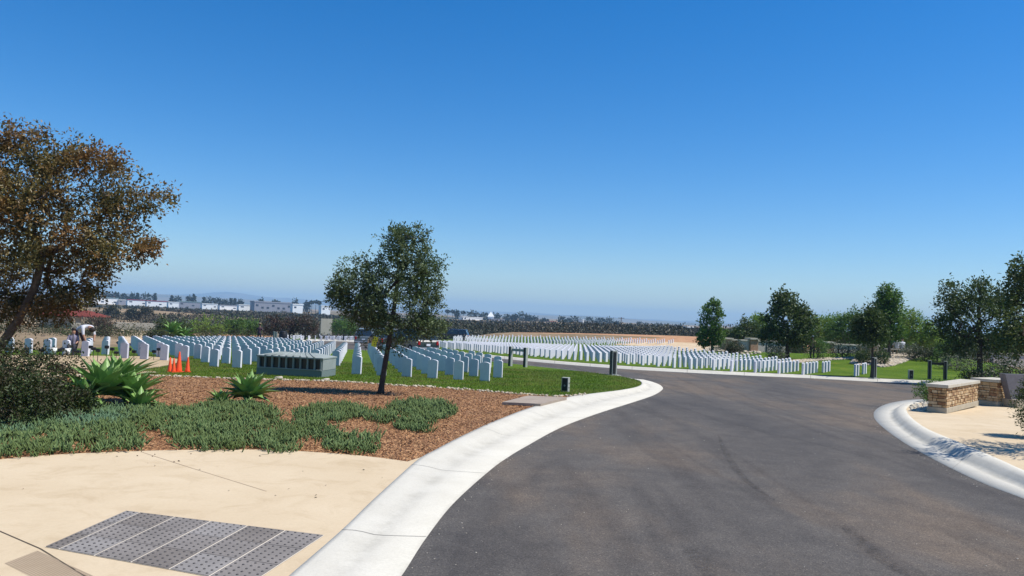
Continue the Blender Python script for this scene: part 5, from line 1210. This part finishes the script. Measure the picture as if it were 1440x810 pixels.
FT = [(124, 139, 405, 424, 'r', 'tallest dark tree at the far left of the skyline'), (141, 147, 412, 422, 'c', 'small dark conifer right of the tallest left tree'), (147, 156, 412, 424, 'r', 'round dark tree behind the teal roofed warehouse'), (156, 167, 411.5, 424, 'r', 'dark tree behind the pink roofed block'), (168, 178, 414, 424, 'r', 'low round tree above the grey low building'),
      (181, 190, 413.5, 425, 'r', 'round tree at the left end of the red band'), (190, 196, 413, 425, 'c', 'narrow dark conifer over the red banded stores'), (197, 213, 413, 426, 'r', 'wide dark tree over the red banded stores'), (215, 220, 413, 427, 'c', 'pencil thin cypress over the red band'), (238, 244, 416, 429, 'c', 'thin dark conifer over the plain white block'), (245, 254, 418, 429, 'r', 'small round tree over the grey roofed building'),
      (263, 269, 417, 430, 'r', 'round tree left of the tall conifer'), (268, 276, 414.5, 430, 'c', 'tall pointed conifer in the middle left skyline'), (282, 291, 418.5, 432, 'c', 'dark conifer over the middle white warehouse'), (291, 302, 418, 432, 'r', 'round dark tree over the middle white warehouse'), (303, 310, 420, 433, 'r', 'small dark tree between two white buildings'), (312, 320, 421.5, 434, 'r', 'small tree over the low white building'), (322, 326, 420, 434, 'c', 'thin conifer over the low white building'), (327, 332, 420.5, 434, 'c', 'thin conifer left of the grey office'), (334, 341, 422, 435, 'r', 'low tree left of the grey office'),
      (362, 371, 421, 432, 'r', 'tree behind the left end of the grey office'), (383, 391, 422.5, 432, 'r', 'tree behind the middle of the grey office'), (411, 418, 421.5, 438, 'r', 'round tree on a tall trunk before the white building'), (427, 435, 424.5, 440, 'r', 'bushy tree right of the white building'), (436, 440, 424, 441, 'p', 'palm left of the tall pair by the white building'), (441, 446, 423, 441, 'p', 'tall palm left of the white building by the crown'), (446, 450, 424.5, 441, 'p', 'palm touching the white building by the crown'), (430, 434, 427, 441, 'p', 'short palm among the bushy trees'),
      (627, 631, 437, 450, 'p', 'palm just right of the young tree'), (634, 638, 437, 451, 'p', 'second palm right of the young tree'), (640, 645, 437, 450, 'r', 'dark tree between palms right of the young tree'), (649, 653, 438.5, 450, 'p', 'palm over the long white warehouse'), (657, 673, 438, 451, 'r', 'broad dark tree over the long white warehouse'), (673, 687, 440, 451, 'r', 'dark tree left of the white peaked roof'), (692, 704, 441.5, 452, 'r', 'dark tree right of the white peaked roof'), (708, 719, 443.5, 453, 'r', 'low dark tree over the grey building'), (719, 727, 443, 453, 'r', 'dark tree left of the taller one on the right skyline'), (726, 741, 440, 454, 'r', 'taller dark tree in the middle of the right skyline'), (738, 748, 444, 454, 'r', 'dark tree right of the taller middle one'), (745, 756, 446, 455, 'r', 'low dark tree on the right skyline'), (759, 771, 449, 456, 'r', 'low tree left of the small tan building'), (785, 795, 445.5, 457, 'r', 'dark tree right of the small tan building'), (794, 803, 449, 457, 'r', 'small tree in the gap on the right skyline'), (800, 815, 445.5, 458, 'r', 'broad dark tree left of the narrow white building'), (821, 837, 447, 459, 'r', 'broad dark tree right of the narrow white building'), (838, 850, 447, 460, 'r', 'dark tree left of the utility pole'), (849, 863, 447, 461, 'r', 'broad dark tree next to the utility pole'), (864, 872, 453, 462, 'r', 'low tree at the foot of the utility pole'), (896, 901, 453.5, 464, 'p', 'lone palm right of the utility pole'), (905, 911, 455.5, 464, 'p', 'second lone palm right of the utility pole'), (918, 931, 454.5, 466, 'r', 'round tree left of the low white shed'), (931, 942, 456, 466, 'r', 'round tree over the low white shed'), (943, 953, 457.5, 467, 'r', 'tree right of the low white shed'), (952, 962, 458, 467, 'r', 'tree touching the large white hall'), (880, 890, 456, 463, 'r', 'small tree by the small white building')]
for i, (x0, x1, yt, yb, kd, lb) in enumerate(FT):
    far_tree(x0 - .5, x1 + .5, yt, yb, 850 if x0 < 500 else 860, lb, {'r': 'round', 'c': 'cone', 'p': 'palm'}[kd], i)

# ------------------------------------------------------------------ distant hills
def ridge(y0, prof, depth, seed, name='hills'):
    """prof: (pixel x, pixel height above eye level)"""
    xs = [xof(p[0], y0) for p in prof]; hs = [p[1] * y0 / F for p in prof]
    nx, ny = 160, 14; V = []; 
    for j in range(ny):
        v = j / (ny - 1); y = y0 - depth / 2 + depth * v; env = math.sin(math.pi * v) ** .8
        for i in range(nx):
            x = xs[0] + (xs[-1] - xs[0]) * i / (nx - 1); h = float(np.interp(x, xs, hs))
            n_ = noise.noise(Vector((x * .003, y * .003, seed))) * .25 + noise.noise(Vector((x * .012, y * .01, seed))) * .12
            V.append((x, y, -9 + (h + 11) * env * (1 + n_)))
    Fc = [(j * nx + i, j * nx + i + 1, (j + 1) * nx + i + 1, (j + 1) * nx + i) for j in range(ny - 1) for i in range(nx - 1)]
    tag(link(name, npmesh(name, np.array(V), np.array(Fc), True), None, far_hill), kind='structure')
ridge(4200, [(-500, 0), (-100, 8), (100, 8), (240, 8), (300, 9), (360, 8), (420, 6), (500, 2), (640, 1), (760, 4), (840, 4.5), (900, 3), (980, 2), (1100, 3), (1300, 3), (1900, 0)], 1500, 2)
ridge(7600, [(-600, 0), (150, 8), (230, 9), (290, 13), (325, 17), (360, 13), (420, 10), (480, 10), (600, 5), (760, 6), (900, 4), (1300, 4), (2000, 0)], 1400, 8)
# pale houses dotted over the near ridge
for i in range(46):
    a = random.choice([random.uniform(150, 470), random.uniform(730, 960)]); dd = random.uniform(1500, 2600); yy = 445 + (a - 720) * math.tan(R(2.5)) - random.uniform(-1.0, 3.2)
# detectable warning pad ------------------------------------------------------
pa, pb_, pc, pd = at(63, 769.5, .035), at(177, 719, .035), at(456, 753.5, .035), at(352, 822, .035)
def pad():
    root = empty('tactile_pad', pa, 0, 'grey tactile paving panel with raised domes set in the beige apron', 'tactile paving')
    mts = [mat('tactile_tile', c_, .8, 2.5, tuple(1.35 * q_ for q_ in c_), .3, 50, contrast=(.3, .7), spec=.15) for c_ in ((.145, .128, .112), (.17, .153, .137), (.195, .18, .165))]; dome_m = mat('tactile_dome', (.085, .078, .074), .8); grout = mat('grout', (.62, .56, .46), .9)
    def P(u_, v_, dz=0):
        p = (pa.lerp(pd, u_)).lerp(pb_.lerp(pc, u_), v_); return Vector((p.x, p.y, H(p.x, p.y) + raise_(p.x, p.y) + dz)) - pa
    mb = MB(); vs = [mb.bm.verts.new(P(a, b_, .004)) for a, b_ in ((0, 0), (1, 0), (1, 1), (0, 1))]; mb.bm.faces.new(vs); mb.build('grout_bed', grout, root)
    us = [0, .06] + [.06 + (1 - .06) * k / 5 for k in range(1, 6)]; cols = [0, .075, .26, .445, .63, .815, 1.0]
    for c in range(6):
        for r_ in range(3):
            u0, u1 = cols[c] + .004, cols[c + 1] - .004; v0, v1 = r_ / 3 + .004, (r_ + 1) / 3 - .004
            mb = MB(); B0 = [P(u0, v0, .003), P(u1, v0, .003), P(u1, v1, .003), P(u0, v1, .003)]; T0 = [q_ + Vector((0, 0, .006)) for q_ in B0]
            b0 = [mb.bm.verts.new(q_) for q_ in B0]; t0 = [mb.bm.verts.new(q_) for q_ in T0]; mb.bm.faces.new(t0)
            for k in range(4): mb.bm.faces.new((b0[k], b0[(k + 1) % 4], t0[(k + 1) % 4], t0[k]))
            nu = max(1, round((u1 - u0) * 27)); nv = 6
            for i in range(nu):
                for j in range(nv):
                    q_ = P(u0 + (u1 - u0) * (i + .5) / nu, v0 + (v1 - v0) * (j + .5) / nv, .009)
                    mb.tube([q_, q_ + Vector((0, 0, .006))], [.0115, .007], 8, mi=1)
            mb.build('tile', [mts[(c * 5 + r_ * 7 + c * r_) % 3], dome_m], root)
pad()
# saw-cut joints and grooves in the apron: thin dark strips let into the paving
jm = mat('joint', (.10, .075, .05), .95); jm2 = mat('groove', (.40, .30, .20), .95)
def strip(name, pts, wd, m_):
    V = []; Fc = []
    for i, p in enumerate(pts):
        d_ = (pts[min(i + 1, len(pts) - 1)] - pts[max(0, i - 1)]); n_ = Vector((-d_.y, d_.x, 0)).normalized() * wd / 2
        for s in (-1, 1):
            q_ = p + n_ * s; V.append((q_.x, q_.y, H(q_.x, q_.y) + raise_(q_.x, q_.y) + .0035))
    for i in range(len(pts) - 1): Fc.append((2 * i, 2 * i + 2, 2 * i + 3, 2 * i + 1))
    me = bpy.data.meshes.new(name); me.from_pydata(V, [], Fc); return tag(link(name, me, None, m_), kind='structure')
def line_px(a, b_, n=8): 
    A = at(*a, .035); B = at(*b_, .035); return [A.lerp(B, k / n) for k in range(n + 1)]
strip('paving_joint', line_px((-40, 730), (57, 772)), .012, jm)
strip('paving_joint', line_px((57, 772), (150, 830)), .012, jm)
strip('paving_joint', line_px((200, 637), (375, 691)), .008, jm2)
ga, gb = at(8, 792, .035), at(52, 775, .035); gdir = at(100, 838, .035) - at(8, 792, .035)
for k in range(15):
    s = ga.lerp(gb, k / 14); strip('paving_groove', [s + gdir * (j / 6) * 2 for j in range(7)], .010, jm2)
# grit along the road edges, fallen leaves on the paving
pts = []
for line in (LA, RA, FA):
    for a, b_ in zip(line, line[1:]):
        if a.y > 40 or a.y < 1.5: continue
        for k in range(int((b_ - a).length * 7)):
            p = a.lerp(b_, random.random()); x, y = p.x + abs(random.gauss(0, .12)) * (1 if line is LA else -1), p.y + random.gauss(0, .08); pts.append((x, y, H(x, y) + .006))
for k in range(160):
    y = 3 + 20 * random.random() ** 1.5; x = random.uniform(-1.5, 6.5); pts.append((x, y, H(x, y) + .005))
cobbles('road_grit', pts, cobble, 'scattered grit and small stones on the asphalt', .003, .009)
C = []
for k in range(26):
    p = at(random.uniform(20, 560), random.uniform(634, 720) if k % 3 else random.uniform(632, 645), .04)
    if inpoly(p.x, p.y, APRON): C.append((p.x, p.y, H(p.x, p.y) + raise_(p.x, p.y) + .006))
C = np.array(C); tag(leaves('fallen_leaves', C, RNG.normal(size=C.shape) * np.array([1, 1, .15]), .035, .018, lf_copper, None, .2), 'few small dry leaves lying on the beige paving', 'leaves', kind='stuff')
m = mat('tyre_rubber', (.030, .028, .028), .8, spec=.1); nt = m.node_tree
tr = nt.nodes.new('ShaderNodeBsdfTransparent'); mx = nt.nodes.new('ShaderNodeMixShader'); f_ = ramp(nt, [(.42, (0, 0, 0)), (.7, (.38, .38, .38))]); nt.links.new(noi(nt, 14, 5, .8), f_.inputs['Fac'])
nt.links.new(f_.outputs[0], mx.inputs[0]); nt.links.new(tr.outputs[0], mx.inputs[1]); nt.links.new(nt.nodes['Principled BSDF'].outputs[0], mx.inputs[2]); nt.links.new(mx.outputs[0], nt.nodes['Material Output'].inputs['Surface'])
for P_, w_ in (([(962, 768), (985, 790), (1002, 818)], .16), ([(1010, 612), (1022, 640), (1048, 675), (1090, 705)], .10), ([(1185, 740), (1225, 775), (1280, 815)], .14), ([(940, 536), (975, 535.5), (1004, 537)], .5)):
    L_ = smooth_line([at(*p) for p in P_], 6); V = []
    for i, p in enumerate(L_):
        d_ = (L_[min(i + 1, len(L_) - 1)] - L_[max(0, i - 1)]); n_ = Vector((-d_.y, d_.x, 0)).normalized() * w_ / 2 * (.25 + math.sin(math.pi * i / (len(L_) - 1)))
        for s_ in (-1, 1): q_ = p + n_ * s_; V.append((q_.x, q_.y, H(q_.x, q_.y) + .012))
    me = bpy.data.meshes.new('tyre_mark'); me.from_pydata(V, [], [(2 * i, 2 * i + 2, 2 * i + 3, 2 * i + 1) for i in range(len(L_) - 1)]); tag(link('tyre_mark', me, None, m), kind='structure')
print('DONE')
